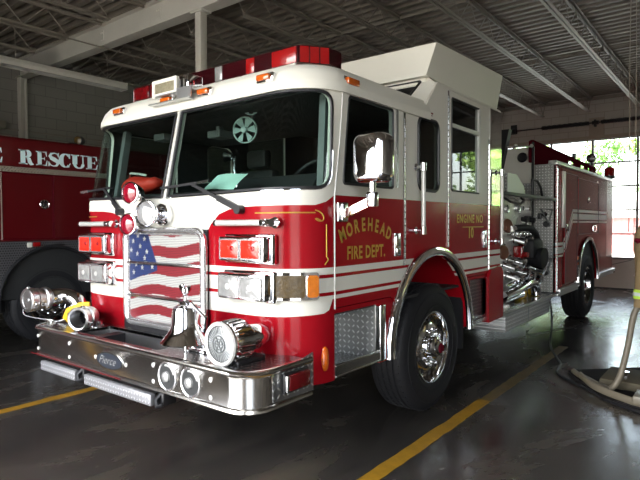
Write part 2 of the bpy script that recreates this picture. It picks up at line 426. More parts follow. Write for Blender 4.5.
for i, (a, b) in enumerate(BAYS):
    struct('trim_%d' % (i+1), MB().box(a-.1, b+.1, YB-.03, YB-.001, 3.565, 3.65).box(a-.1, a, YB-.03, YB-.001, 0, 3.565).box(b, b+.1, YB-.03, YB-.001, 0, 3.565), M['trimpaint'])

# --- overhead doors of glazed sections
M['doorframe'] = pmat('door_frame_metal', (.17, .16, .16), .5, .3)
M['doorpanel'] = pmat('door_panel_paint', (.42, .39, .34), .5)
for i, (a, b) in enumerate(BAYS):
    r = empty('door_%d' % (i+1), ((a+b)/2, YB+.05, 0)); r['kind'] = 'structure'
    sill = .72+(2*.563 if i else 0)  # second door's solid sections raised to keep its glare off the red paint
    MB().box(a, b, YB+.03, YB+.07, .02, sill).box(a, b, YB+.015, YB+.03, .1, .13).build('solid_panel', M['doorpanel'], r)
    MB().box(a, b, YB+.02, YB+.08, 0, .03).build('bottom_seal', M['black'], r)
    sx_ = [-2.49, -1.55, -.601, .349, 1.296, 1.62] if i == 0 else [a+(b-a)*q/3 for q in range(4)]
    for k in range(0 if i == 0 else 2, 6): MB().box(a, b, YB+.02, YB+.08, .725+k*.563-(0 if k else .02), .725+k*.563+.035).build('rail', M['doorframe'], r)
    for q in sx_:
        x = min(max(q, a+.025), b-.025); MB().box(x-.025, x+.025, YB+.025, YB+.075, sill, 3.56).build('stile', M['doorframe'], r)
    MB().box(a+.02, b-.02, YB+.045, YB+.05, sill+.03, 3.55).build('glazing', M['pane'], r)
    if i == 0:
        MB().bar((-.55, YB+.012, .18), (1.2, YB+.012, .7), .02, .012, up=(0, 1, 0)).build('brace', M['doorframe'], r)
        MB().rbox(1.27, 1.33, YB-.02, YB+.03, .3, .42).rbox(1.24, 1.36, YB-.01, YB+.03, .33, .36).build('latch', M['brush'], r)

# --- roof: corrugated deck, bar joists, beam, post
M['deck'] = pmat('deck_paint', (.185, .158, .126), .6, .0, 0, .12, 2.)
M['joist'] = pmat('joist_paint', (.21, .185, .15), .5, .0, 0, .15, 4.)
M['beam'] = pmat('beam_paint', (.56, .535, .47), .5, .0, 0, .08, 3.)
mb = MB(); prof = []; y = YF
while y < YB:
    for dy, z in ((0, 0), (.075, 0), (.088, .075), (.168, .075), (.18, 0)): prof.append((y+dy, ZD+z))
    y += .18
k = len(prof)
mb.v = [(x, a, z) for x in (XW, XR_) for a, z in prof]
for i in range(k-1): mb.f.append([i, i+1, k+i+1, k+i]); mb.m.append(0)
mb.box(XW-.2, XR_+.2, YF-.2, YB+.2, ZD+.09, ZD+.2)
struct('ceiling', mb, M['deck'], angle=20)
BY = 2.155
def joist(x, y0, y1, b0, b1):
    mb = MB(); zb, zt = 4.20, 4.555
    for z, s in ((zb, 1), (zt, -1)):
        for d in (-.026, .026): a, b = (b0, b1) if s > 0 else (y0, y1); mb.box(x+d-.02, x+d+.02, a, b, z-.004, z+.004); mb.box(x+d*.35-.004, x+d*.35+.004, a, b, min(z, z+s*.035), max(z, z+s*.035))
    n = int(round((b1-b0)/.62)); w = (b1-b0)/n
    mb.tube([(x, y0+.05, zt-.02), (x, b0, zb+.02)], .0075, 5); mb.tube([(x, b1, zb+.02), (x, y1-.05, zt-.02)], .0075, 5)
    for i in range(n):
        a = b0+i*w; mb.tube([(x, a, zb+.02), (x, a+w/2, zt-.02)], .0075, 5); mb.tube([(x, a+w/2, zt-.02), (x, a+w, zb+.02)], .0075, 5)
    mb.box(x-.05, x+.05, y0, y0+.1, zt, ZD-.001); mb.box(x-.05, x+.05, y1-.1, y1, zt, ZD-.001)
    o = struct('roof_joist', mb, M['joist']); o['group'] = 'open web roof joists'
for i in range(14):
    x = 1.35+1.04*(i-7)
    if XW+.2 < x < XR_-.2: joist(x, BY+.1, YB-.03, BY+.35, YB-.25)
for i in range(14):
    x = 1.0+1.06*(i-7)
    if XW+.2 < x < XR_-.2: joist(x, YF+.03, BY-.1, YF+.5, BY-.62)
for y in (8.0, 4.6, -1.6):
    struct('joist_bridging', MB().box(XW+.01, XR_-.01, y-.02, y+.02, 4.548, 4.556).box(XW+.01, XR_-.01, y-.003, y+.003, 4.52, 4.55), M['joist'])
struct('trim_3', MB().box(XW, XR_, YB-.06, YB-.001, ZD-.1, ZD-.03), M['joist'])
mb = MB(); mb.box(XW, XR_, BY-.006, BY+.006, 4.24, 4.58)
for z in (4.24, 4.565): mb.box(XW, XR_, BY-.09, BY+.09, z, z+.016)
for x in (-4.45, -3.05, -2.1, -.2): mb.box(x-.05, x+.05, BY-.012, BY-.006, 4.36, 4.5).cyl((x-.02, BY-.03, 4.46), (x-.02, BY, 4.46), .012, 8).cyl((x+.02, BY-.03, 4.46), (x+.02, BY, 4.46), .012, 8)
struct('roof_beam', mb, M['beam'])
struct('support_post', MB().rbox(-2.235, -2.125, BY-.055, BY+.055, 0, 4.235, .012).box(-2.29, -2.07, BY-.08, BY+.08, 4.22, 4.24).box(-2.3, -2.06, BY-.1, BY+.1, 0, .015), M['beam'])
struct('tie_rod', MB().tube([(-4.30, BY-.62, 4.20), (-4.30, 5.5, 4.20)], .012, 6), M['joist'])
# left wall furniture
struct('wall_pilaster', MB().box(XW, XW+.12, BY-.06, BY-.035, 0, 4.24).box(XW, XW+.12, BY+.035, BY+.06, 0, 4.24).box(XW+.055, XW+.065, BY-.04, BY+.04, 0, 4.24), M['beam'])
struct('trim_4', MB().box(XW, XW+.02, YF, YB, 3.28, 3.31), M['joist'])

# --- fittings of the building
r = tag(empty('strip_light', (-5.4, 2.05, 4.03)), 'long unlit tan fluorescent strip light hung beneath the roof beam above the rescue truck', 'light fixture')
MB().prism([(-5.50, 3.99), (-5.30, 3.99), (-5.33, 4.05), (-5.47, 4.05)], lambda a, b, d: (a, d, b), 1.0, 3.12).build('housing', M['beam'], r)
for x in (-5.45, -5.35): MB().cyl((x, 1.03, 3.955), (x, 3.08, 3.955), .019, 10).build('tube', M['lightmetal'], r)
for x in (-5.50, -5.30): MB().box(x-.006, x+.006, 1.0, 3.12, 3.93, 3.99).build('side_reflector', M['beam'], r)
for y in (1.0, 3.10): MB().box(-5.50, -5.30, y, y+.02, 3.93, 4.05).build('end_cap', M['white'], r)
for y in (1.3, 2.8): MB().tube([(-5.4, y, 4.05), (-5.4, y, 4.55)], .006, 6).build('hanger', M['joist'], r)

r = tag(empty('torsion_spring_shaft', (0, YB-.1, 3.95)), 'black torsion spring shaft mounted on the wall above the rear overhead door', 'door spring')
MB().cyl((-2.3, YB-.1, 3.95), (2.3, YB-.1, 3.95), .015, 10).build('shaft', M['black'], r)
for a, b in ((-.80, .29), (.55, 1.9)):
    mb = MB(); n = 260; mb.cyl((a, YB-.1, 3.95), (b, YB-.1, 3.95), .037, 14)
    mb.tube([(a+(b-a)*i/n, YB-.1+.046*cos(i*1.3), 3.95+.046*sin(i*1.3)) for i in range(n+1)], .008, 5); mb.build('coil_spring', M['black'], r)
mb = MB().box(.27, .60, YB-.02, YB-.001, 3.58, 4.08); mb.build('backing_plate', M['trimpaint'], r)
MB().box(.40, .44, YB-.13, YB-.02, 3.86, 4.02).cyl((.36, YB-.1, 3.95), (.50, YB-.1, 3.95), .045, 12).build('bracket', M['black'], r)
MB().box(-1.6, -1.44, YB-.03, YB-.001, 3.88, 4.12).cyl((-1.56, YB-.1, 3.95), (-1.45, YB-.1, 3.95), .06, 14).build('bearing_bracket', M['black'], r)

for x, y, z0, lab in ((2.115, 5.3, 1.45, 'thin pale cord hanging from the roof at right, left one of two'), (2.165, 5.4, 1.2, 'thin pale cord hanging from the roof at right, right one of two')):
    rr = random.Random(int(x*50)); tag(MB().tube(spline([(x+rr.uniform(-.008, .008), y, z) for z in (ZD-.02, 3.6, 2.6, z0)], 4), .006, 6).build('hanging_cord', M['trimpaint']), lab, 'cord', 'cords hanging at the right')
tag(MB().tube([(XW+.06, 1.72, z) for z in (.005, 3.28)], .03, 10).rbox(XW+.015, XW+.12, 1.62, 1.84, 3.28, 3.42).build('conduit_box', M['joist']), 'grey conduit with junction box on the left wall beside the pilaster', 'conduit')

# --- outdoors
M['apron'] = pmat('sunlit_concrete', (.42, .41, .38), .8, 0, 0, .12, 1.)
M['lawn'] = pmat('lawn_green', (.10, .17, .04), .9, 0, 0, .4, 3.)
struct('ground', MB().box(-60, 60, YB+.06, 30, -.2, -.03).box(-60, 60, -40, YF-.2, -.2, -.03), M['apron'])
struct('terrain', MB().box(-80, 80, 30, 90, -.2, .0), M['lawn'])
M['barn'] = pmat('barn_red', (.58, .24, .23), .7, 0, 0, .1, 2.)
M['barnwhite'] = pmat('white_metal_roofing', (.78, .78, .76), .5)
r = tag(empty('shed', (-1.2, 32, 0)), 'red metal shed with a white roof standing outside beyond the rear door', 'shed')
MB().box(-2.55, 3.8, 30, 36, 0, 1.86).build('walls', M['barn'], r)
MB().prism([(29.7, 1.84), (33, 3.2), (36.3, 1.84), (36.3, 1.94), (33, 3.32), (29.7, 1.94)], lambda a, b, d: (d, a, b), -2.75, 4.0).prism([(29.68, 1.86), (29.68, 2.72), (29.74, 2.72), (29.74, 1.86)], lambda a, b, d: (d, a, b), -2.75, 4.0).build('roof', M['barnwhite'], r)
mb = MB()
for i in range(21): mb.box(-2.5+i*.31, -2.47+i*.31, 29.97, 30, 0, 1.85)
mb.build('wall_ribs', M['barn'], r)
M['bark'] = pmat('bark', (.30, .26, .19), .9, 0, 0, .3, 12.)
leafm = [pmat('leaf_green_%d' % i, c, .55, 0, 0, .35, 5.) for i, c in enumerate([(.22, .36, .07), (.30, .45, .11), (.16, .30, .07)])]
def tree(x, y, h, w, seed, label, n=1500, trunk=.2):
    rr = random.Random(seed); r = tag(empty('tree', (x, y, 0)), label, 'tree', 'trees beyond the rear doors')
    mb = MB(); mb.tube(spline([(x+rr.uniform(-.1, .1)*k, y, h*.8*k/4) for k in range(5)], 4), [trunk*(1-.75*i/16) for i in range(17)], 8)
    cl = []
    for k in range(9):
        a = rr.uniform(0, 2*pi); q = rr.uniform(.1, .8)*w; z = h*rr.uniform(.25, .95); c = Vector((x+q*cos(a), y+q*sin(a), z)); cl.append((c, w*rr.uniform(.35, .6)))
        mb.tube([(x, y, z*.62), tuple((Vector((x, y, z*.75))+c)/2), tuple(c)], [trunk*.3, trunk*.2, trunk*.08], 5)
    mb.build('trunk', M['bark'], r)
    f = MB()
    for i in range(n):
        c, q = cl[rr.randrange(len(cl))]; d = Vector((rr.gauss(0, 1), rr.gauss(0, 1), rr.gauss(0, .8))); d = d.normalized()*q*rr.random()**.4; p = c+d
        u = Vector((rr.gauss(0, 1), rr.gauss(0, 1), rr.gauss(0, 1))).normalized(); v = u.orthogonal().normalized(); s = rr.uniform(.10, .22)
        f.add([p-u*s, p+v*s*.5, p+u*s, p-v*s*.5], [(0, 1, 2, 3)])
    f.build('foliage', leafm[seed % 3], r, fixn=False)
for i, (x, y, h, w, n, lab) in enumerate([
    (-6.2, 44, 10, 2.8, 1600, 'pale green loose tree outside, beyond the shed, leftmost seen through the rear door'),
    (-1.6, 41, 9.5, 2.0, 1600, 'leafy green tree outside, rising right behind the shed roof'),
    (-9.5, 40, 8.0, 2.6, 1200, 'leafy tree outside hidden mostly by the fire engine'),
    (2.4, 55, 10.5, 3.0, 1500, 'tall green tree outside past the right end of the shed roof'),
    (-4.6, 27, 5.2, .9, 700, 'slim young tree outside in front of the shed corner'),
    (7.3, 20.5, 6.4, 1.9, 2600, 'broad green tree outside the second rear door, nearest it'),
    (11.3, 20.5, 6.4, 1.9, 2600, 'bushy green tree outside the second rear door, farther right'),
    (15.5, 26, 8.0, 2.4, 1600, 'big green tree outside the second rear door, at its far edge'),
    (9.6, 26.5, 8.5, 2.6, 2600, 'green tree outside, farther back behind the second rear door')]):
    tree(x, y, h, w, 11+i, lab, n)
# ================================================================== FIRE ENGINE: cab
FE = tag(empty('fire_engine', (0, 1.75, 0)), 'red and white fire engine with a flag grille parked between yellow floor lines', 'fire engine')
def part(mb, name, mats, parent=None, **k): return mb.build(name, mats, parent or FE, **k)
RC, XR, XL = .32, 1.235, -1.285
LA = RC*pi/2; LF = (XR-RC)-(XL+RC); U_FRONT = RC-LA
def rake(z): return .15*max(0., (z-1.74)/.68)
def cabP(u, z, d=0.):
    if u >= RC: x, y, nx, ny = XR, u, 1, 0
    elif u > U_FRONT:
        t = (RC-u)/RC; nx, ny = cos(t), -sin(t); x, y = XR-RC+RC*nx, RC+RC*ny
    elif u > U_FRONT-LF: x, y, nx, ny = XR-RC-(U_FRONT-u), 0, 0, -1
    elif u > U_FRONT-LF-LA:
        t = (U_FRONT-LF-u)/RC; nx, ny = -sin(t), -cos(t); x, y = XL+RC+RC*nx, RC+RC*ny
    else: nx, ny = -1, 0; x, y = XL, RC+(U_FRONT-LF-LA-u)
    w = max(0., min(1., 1-(y-RC)/.5))
    return (x+nx*d, y+rake(z)*w+ny*d, z)
def uf(x): return U_FRONT-(XR-RC-x)                      # front face: from x
def us(y, z):                                            # right-hand side: from true y
    s = rake(z)
    return (y-s*1.64)/(1-2*s) if (y-s*1.64)/(1-2*s) < .82 else y
def ul(y, z): return U_FRONT-LF-LA-(us(y, z)-RC)         # other side
UE = U_FRONT-LF-LA
# outline: along the bottom of the near side, round the front, and back along the far side
ARC_Y, ARC_Z, ARC_R = 1.72, .62, .69
archpts = lambda r, z0=1.0: [(ARC_Y+r*cos(radians(a)), ARC_Z+r*sin(radians(a))) for a in range(0, 181, 6)]
def side_bottom():
    P = [(3.27, .58), (2.88, .58), (2.88, 1.03), (2.47, 1.03)]
    P += [(2.47, .60), (ARC_Y+ARC_R, .60)] + archpts(ARC_R) + [(ARC_Y-ARC_R, .58), (.87, .58), (.87, 1.0), (.335, 1.0), (.335, .58)]
    return P
sb = side_bottom()
near = [(us(y, z), z) for y, z in sb] + [(.08, .58), (-.05, .70)]
mir = lambda u: (U_FRONT-LF/2)*2-u
far = [(mir(u), z) for u, z in near][::-1]
top_near = [(1.545, 2.47), (1.78, 2.73), (3.27, 2.73)]
outer = near + far + [(mir(u), z) for u, z in top_near][::-1] + top_near
# windows
WS_Z0, WS_Z1 = 1.765, 2.385
ws_r = roundpoly([(uf(.011), WS_Z0), (.285, WS_Z0+.02), (.20, WS_Z1), (uf(-.0)+.011, WS_Z1)], [.01, .10, .11, .01])
ws_l = [(mir(u), z) for u, z in ws_r][::-1]
door_f = [(us(.335, 1.03), 1.03), (us(1.01, 1.03), 1.03)] + [(ARC_Y+(ARC_R+.05)*cos(radians(a)), ARC_Z+(ARC_R+.05)*sin(radians(a))) for a in (150, 145, 140, 136)] + [(us(1.205, z), z) for z in (1.2, 1.8, 2.435)] + [(us(.447, 2.435), 2.435)] + [(us(.335+rake(z)*.75, z), z) for z in (2.2, 2.0, 1.76)]
win_f = roundpoly([(us(.43, 1.82), 1.82), (us(1.055, 1.82), 1.82), (us(1.055, 2.385), 2.385), (us(.50, 2.385), 2.385)], .025)
win_j = rrect(1.445, 1.80, 1.83, 2.40, .07)
door_r = [(2.44, 1.06)]+[(ARC_Y+(ARC_R+.06)*cos(radians(a)), ARC_Z+(ARC_R+.06)*sin(radians(a))) for a in (36, 44, 52, 60, 66)]+[(1.995, 2.715), (2.90, 2.715), (2.90, 1.06)]
win_r = rrect(2.055, 2.69, 1.85, 2.655, .02)
win_far = [[(mir(u), z) for u, z in w][::-1] for w in (win_f, win_j, win_r)]
# paint scheme
curve = [(uf(.405), 1.40), (uf(.415), 1.49), (uf(.47), 1.565), (uf(.55), 1.63), (uf(.65), 1.66), (uf(.78), 1.672), (uf(.915), 1.675), (.18, 1.678), (.26, 1.70), (.335, 1.74)]
low = [(uf(0), .995), (uf(.78), .995), (.01, 1.003), (.24, 1.012), (.285, 1.03), (.318, 1.095)]
def interp(c, u):
    for a, b in zip(c, c[1:]):
        if a[0] <= u <= b[0]: return a[1]+(b[1]-a[1])*(u-a[0])/(b[0]-a[0])
    return None
WHITE, RED = 0, 1
BAND = [(1.293, 1.251), (1.229, 1.140), (1.118, 1.094)]
def livery(u, z):
    if u < U_FRONT-LF/2: u = mir(u)
    t = 1.743 if u > .335 else interp(curve, u)
    if t is None: return WHITE if z > 1.40 else RED
    if z > t: return WHITE
    for a, b in BAND[:2]:
        if b < z < a: return WHITE
    if u > .318: return WHITE if BAND[2][1] < z < BAND[2][0] else RED
    l = interp(low, u)
    return WHITE if l is not None and l < z < BAND[2][0] else RED
ends = (mir(3.27), 3.27)
lines = [curve, [(mir(u), z) for u, z in curve], low, [(mir(u), z) for u, z in low], [(.335, 1.743), (3.27, 1.743)], [(mir(.335), 1.743), (mir(3.27), 1.743)]]
for a, b in BAND[:2]: lines += [[(ends[0], z), (ends[1], z)] for z in (a, b)]
for z in BAND[2]: lines.append([(.318, z), (3.27, z)]); lines.append([(mir(.318), z), (mir(3.27), z)])
lines.append([(uf(-.9), BAND[2][0]), (.318, BAND[2][0])]); lines.append([(mir(.318), BAND[2][0]), (uf(-.8), BAND[2][0])])
seeds = [(U_FRONT+LA*i/9+.0007, z) for i in range(10) for z in [.6+.06*k for k in range(31)]]
seeds += [(mir(u), z) for u, z in seeds] + [(uf(x), z) for x in (-.8, -.5, .5, .8) for z in (1.74, 2.0, 2.4)]
cab_m = [M['white'], M['red'], M['dark']]
panel('cab_shell', cab_m, outer, cabP, [ws_r, ws_l, door_f, win_j, door_r]+win_far, lines, seeds, .035, livery, 2, FE)
# doors
def inset(poly, d):
    c = sum((Vector(p) for p in poly), Vector((0, 0)))/len(poly); n = len(poly); out = []
    for i, p in enumerate(poly):
        a, b, q = Vector(poly[i-1]), Vector(poly[(i+1) % n]), Vector(p)
        t1, t2 = (q-a).normalized(), (b-q).normalized(); nrm = Vector((-(t1.y+t2.y), t1.x+t2.x))
        if nrm.length < 1e-6: nrm = Vector((-t1.y, t1.x))
        nrm.normalize(); k = max(.4, nrm.dot(Vector((-t1.y, t1.x))))
        if area(poly) < 0: nrm = -nrm
        out.append(tuple(q+nrm*(d/k)))
    return out
def area(p): return sum(a[0]*b[1]-b[0]*a[1] for a, b in zip(p, p[1:]+p[:1]))/2
dlines = [l for l in lines if max(p[0] for p in l) > .3]
fd = panel('front_door', cab_m, inset(door_f, .006), cabP, [win_f], dlines, [(.34+.05*i, z) for i in range(10) for z in (1.76, 1.9, 2.1, 2.3)], .035, livery, 2, FE, off=.004)
rd = panel('rear_door', cab_m, inset(door_r, .006), cabP, [win_r], dlines, (), .035, livery, 2, FE, off=.004)
def outline_tube(poly, r, name, mat, parent, off=.002, fn=cabP, step=.04):
    mb = MB(); mb.tube([fn(a, b, off) for a, b in densify(poly, step)], r, 6, closed=True); return mb.build(name, mat, parent)
def glass(poly, name, mat, parent, off=-.008, seeds=()):
    return panel(name, [mat], poly, cabP, (), (), seeds, 0, None, None, parent, off=off)
arcseeds = seeds
for w, lab in ((ws_r, None), (ws_l, None)):
    g = glass(w, 'windshield_pane', M['wglass'], FE, seeds=arcseeds); outline_tube(w, .010, 'gasket', M['black'], g); outline_tube(inset(w, -.012), .004, 'bright_trim', M['chrome'], g)
mb = MB(); mb.bar(cabP(uf(0), 1.75, .01), cabP(uf(0), 2.41, .01), .016, .02, up=(0, -1, 0)); part(mb, 'windshield_divider', M['lightmetal'])
glass(win_f, 'window_pane', M['sglass'], fd); outline_tube(win_f, .009, 'window_gasket', M['black'], fd)
MB().box(1.20, 1.232, 1.062, 1.085, 1.825, 2.38).build('window_channel', M['black'], fd)
MB().box(1.215, 1.248, 1.085, 1.118, 1.825, 2.395).build('window_post', M['satin'], fd)
mb = MB(); pts = [cabP(u, z, .006) for u, z in densify(inset(door_f, -.002)[-5:]+inset(door_f, -.002)[:1], .05, False)]; mb.tube(pts, .005, 6); mb.build('door_edge_trim', M['lightmetal'], fd)
g = glass(win_j, 'crew_window', M['dglass'], FE); outline_tube(win_j, .014, 'window_gasket', M['black'], g)
glass(win_r, 'window_pane', M['sglass'], rd); outline_tube(win_r, .009, 'window_gasket', M['black'], rd)
MB().box(1.205, 1.245, 2.055, 2.69, 2.40, 2.435).box(1.205, 1.246, 2.66, 2.70, 1.85, 2.655).build('window_bar', M['lightmetal'], rd)
for w in win_far: glass(w, 'far_window_pane', M['sglass'], FE)
def paddle(y, parent):
    o = MB().rbox(1.237, 1.252, y-.045, y+.045, 1.325, 1.495, .006).build('door_handle', M['chrome'], parent)
    MB().rbox(1.250, 1.256, y-.03, y+.03, 1.40, 1.475, .004).rbox(1.250, 1.262, y-.028, y+.028, 1.345, 1.385, .006).build('paddle', M['steel'], o); return o
paddle(1.105, fd); paddle(2.81, rd)
def hinge(y, z0, z1, parent, name='piano_hinge'):
    mb = MB(); n = int((z1-z0)/.05)
    mb.box(1.236, 1.243, y-.012, y+.012, z0, z1)
    for i in range(n): mb.cyl((1.245, y, z0+.05*i+.004), (1.245, y, z0+.05*i+.044), .007, 8)
    return mb.build(name, M['steel'], parent)
hinge(1.222, 1.25, 2.40, FE); hinge(2.925, 1.10, 2.40, FE); hinge(1.985, 1.36, 2.70, FE)
# lettering
SX = FX(XR+.004)
mb = MB(); word = 'MOREHEAD'; R = .62; cyb = .70; czb = 1.518-R
for i, ch in enumerate(word):
    a = (i-(len(word)-1)/2)*.079/R; text_mb(ch, .122, SX, .74, .004, 0, mb, 0, -a*1.0, (cyb+R*sin(a), czb+R*cos(a)))
mb.build('lettering', M['gold'], fd, fixn=False)
text_mb('FIRE DEPT.', .118, SX, .78, .003, space=1.1, at=(.70, 1.335)).build('lettering', M['gold'], fd, fixn=False)
mb = text_mb('ENGINE NO', .108, SX, .92, .002, at=(2.465, 1.57), space=1.18); mb.prism([(2.29, 1.526), (2.79, 1.526), (2.79, 1.534), (2.29, 1.534)], SX, 0, .003)
text_mb('10', .135, SX, .98, .005, at=(2.475, 1.432), mb=mb); mb.build('lettering', M['gold'], rd, fixn=False)
# gold scroll work on the corners
def scroll(sg):
    f = (lambda u: u) if sg > 0 else mir
    mb = MB(); ln = lambda P, r: mb.tube([cabP(f(u), z, .001) for u, z in P], (r, .004), 6)
    ln(densify([(uf(.88), 1.632), (.18, 1.632)], .04, False), .0045)
    ln([(.18+.06*k/12+.045*sin(k*.5), 1.628-.06*k/12+.02*cos(k*.6)) for k in range(13)], .004)
    ln(densify([(.262, 1.56), (.262, 1.36)], .04, False), .0035); ln([(.262+.014*sin(k*1.1), 1.36-.012*k) for k in range(5)], .0035)
    part(mb, 'gold_scroll', M['gold'])
scroll(1); scroll(-1)

# roof cap, raised roof with sloped visor
def cap_loop(z, ins, yb=1.62):
    pts = []
    for u in [3.0-.0]: pass
    rc = RC; xs = XR-ins; xl = XL+ins; r = max(.05, rc-ins*.5); y0 = rake(min(z, 2.45))+ins-.0
    P = [(xs, yb)]+[(xs-r+r*cos(t), y0+r-r*sin(t)) for t in [pi/2*i/10 for i in range(11)]]+[(xl+r-r*sin(t), y0+r-r*cos(t)) for t in [pi/2*i/10 for i in range(11)]]+[(xl, yb)]
    return [(x, y, z) for x, y in P]
loops = [cap_loop(2.395, .0), cap_loop(2.395, -.022), cap_loop(2.44, -.026), cap_loop(2.458, -.020), cap_loop(2.51, .0), cap_loop(2.555, .035), cap_loop(2.58, .09), cap_loop(2.60, .22)]
mb = MB(); n = len(loops[0])
for L in loops: mb.v += L
for k in range(len(loops)-1):
    for i in range(n-1): mb.f.append([k*n+i, k*n+i+1, (k+1)*n+i+1, (k+1)*n+i]); mb.m.append(0)
mb.f.append([(len(loops)-1)*n+i for i in range(n)]); mb.m.append(0)
part(mb, 'roof_cap', M['white'], angle=50)
mb = MB()
mb.v = [(XL+.09, 1.745, 2.795), (1.15, 1.745, 2.795), (1.19, 3.27, 2.742), (XL+.05, 3.27, 2.742), (XL-.02, 1.73, 3.045), (XR+.018, 1.73, 3.045), (XR+.018, 3.27, 3.095), (XL-.02, 3.27, 3.095)]
mb.f = [[3, 2, 1, 0], [4, 5, 6, 7], [0, 1, 5, 4], [1, 2, 6, 5], [2, 3, 7, 6], [3, 0, 4, 7]]; mb.m = [0]*6
mb.rbox(XL+.01, XR-.005, 1.79, 3.27, 2.715, 2.742, .008).box(XL+.12, 1.12, 1.80, 3.2, 2.74, 2.80)
rr_ = part(mb, 'raised_roof', M['white'])
slope = lambda a, b, d: (a, 1.535+.245*b-d*.75, 2.475+.265*b+d*.66)
wnd = roundpoly([(-1.0, .10), (1.0, .10), (1.075, 1.12), (-1.075, 1.12)], .05)
sl = panel('visor_panel', [M['white'], M['dark']], roundpoly([(XL+.01, -.05), (XR-.008, -.05), (XR-.008, .95), (1.13, 1.22), (XL+.11, 1.22), (XL+.01, .95)], [.05, .05, .12, .03, .03, .12]), slope, [wnd], thick=.03, back=1, parent=FE)
M['blackglass'] = pmat('black_glazing', (.008, .008, .009), .35, spec=.15)
panel('visor_window', [M['blackglass']], wnd, slope, thick=0, parent=sl, off=-.012); MB().tube([slope(a, b, .002) for a, b in densify(wnd, .06)], .012, 6, closed=True).build('window_gasket', M['black'], sl)
part(MB().box(XL+.04, XR-.04, 1.80, 1.84, 2.46, 2.72).box(XL+.04, XR-.04, 3.23, 3.265, 1.0, 2.72), 'cab_bulkhead', M['dark'])
part(MB().box(XL+.04, XR-.04, .34, 3.24, .98, 1.0).box(XL+.33, XR-.33, .05, .34, .98, 1.0), 'cab_floor', M['dark'])
part(MB().box(XL+.04, XR-.04, 1.84, 3.22, 2.69, 2.70).box(XL+.04, XR-.04, .3, 1.60, 2.40, 2.42), 'headliner', M['dark'])
# polished corner behind the rear door
part(MB().box(XR+.001, XR+.008, 2.955, 3.272, 1.745, 2.71), 'polished_corner_panel', M['chrome'], label='mirror polished corner panel')
# red warning sticker and lamps along the roof edge
part(MB().prism(rrect(1.555, 1.70, 2.452, 2.463, .003), FX(XR+.001), 0, .002).prism(rrect(1.575, 1.69, 2.436, 2.442, .002), FX(XR+.001), 0, .002), 'warning_sticker', M['redlens'])
def clearance(x, y, z, side=False):
    if side: a = MB().rbox(x, x+.03, y-.065, y+.065, z-.022, z+.022, .008); b = MB().rbox(x-.002, x+.008, y-.08, y+.08, z-.032, z+.03, .004)
    else: a = MB().rbox(x-.055, x+.055, y-.03, y, z-.018, z+.02, .008); b = MB().rbox(x-.07, x+.07, y-.008, y+.03, z-.028, z+.028, .004)
    o = a.build('clearance_lamp', M['orange'], FE); b.build('lamp_base', M['chrome'], o)
for x in (-.79, -.15, .27, .85): clearance(x, .128, 2.488)
clearance(1.238, .52, 2.475, True)

# light bar: dark red bar, swept back at both ends
M['darkred2'] = pmat('deep_red_lens', (.13, .003, .005), .12, 0, .8, .3, 40., bump=.2, bscale=70.)
lb_out = [(-1.02, .42), (.875, .42), (1.005, .60), (1.005, .74), (-1.14, .74), (-1.14, .60)]
def slab(poly, z0, z1): return MB().prism(poly, lambda a, b, d: (a, b, d), z0, z1)
lbr = part(slab(lb_out, 2.645, 2.765), 'light_bar', M['darkredlens'])
slab([(-1.03, .405), (.885, .405), (1.02, .595), (1.02, .76), (-1.155, .76), (-1.155, .595)], 2.622, 2.645).build('base_tray', M['steel'], lbr)
MB().box(-1.0, -.02, .40, .406, 2.628, 2.641).box(.0, .34, .40, .406, 2.628, 2.641).box(.36, .87, .40, .406, 2.628, 2.641).build('reflective_strip', M['white'], lbr)
for x0, x1, m in ((.385, .47, 'redlens'), (.64, .865, 'redlens'), (.05, .13, 'clearlens'), (-1.01, -.80, 'darkred2'), (-.78, -.70, 'darkred2')):
    MB().rbox(x0, x1, .412, .44, 2.650, 2.760, .006).build('lens', M[m], lbr)
for a, b in (((.875, .42), (1.005, .60)), ((-1.02, .42), (-1.14, .60))):
    mb = MB(); A, B = Vector((*a, 0)), Vector((*b, 0)); d = (B-A).normalized()
    for k in range(3):
        p = A+(B-A)*(.06+.32*k); q = A+(B-A)*(.34+.32*k); mb.bar((p.x, p.y, 2.705), (q.x, q.y, 2.705), .02, .108, m=0)
    mb.build('end_lens', M['redlens'], lbr)
for x in (-.8, .75): MB().box(x-.05, x+.05, .5, .62, 2.58, 2.625).build('foot', M['steel'], lbr)
# scene light in a bright box at the middle of the roof
M['scenelens'] = pmat('scene_lamp_lens', (.42, .38, .26), .15, .4, .8, .5, 40.)
sp = part(MB().rbox(-.285, -.02, .12, .30, 2.525, 2.635, .012), 'scene_light', M['lightmetal'], label='box-shaped scene light in a bright frame')
panel('bezel', [M['white']], rrect(-.30, -.005, 2.515, 2.645, .01), FY(.10), [rrect(-.27, -.035, 2.545, 2.618, .008)], thick=.025, parent=sp); MB().rbox(-.272, -.033, .105, .125, 2.543, 2.62, .004).build('lens', M['scenelens'], sp)
MB().rbox(-.02, .075, .14, .28, 2.53, 2.66, .012).build('lamp_back', M['chrome'], sp)
MB().box(-.32, .14, .075, .26, 2.462, 2.470).box(.03, .19, .07, .08, 2.462, 2.54).box(-.24, .19, .08, .28, 2.512, 2.522).build('bracket', M['brush'], sp)

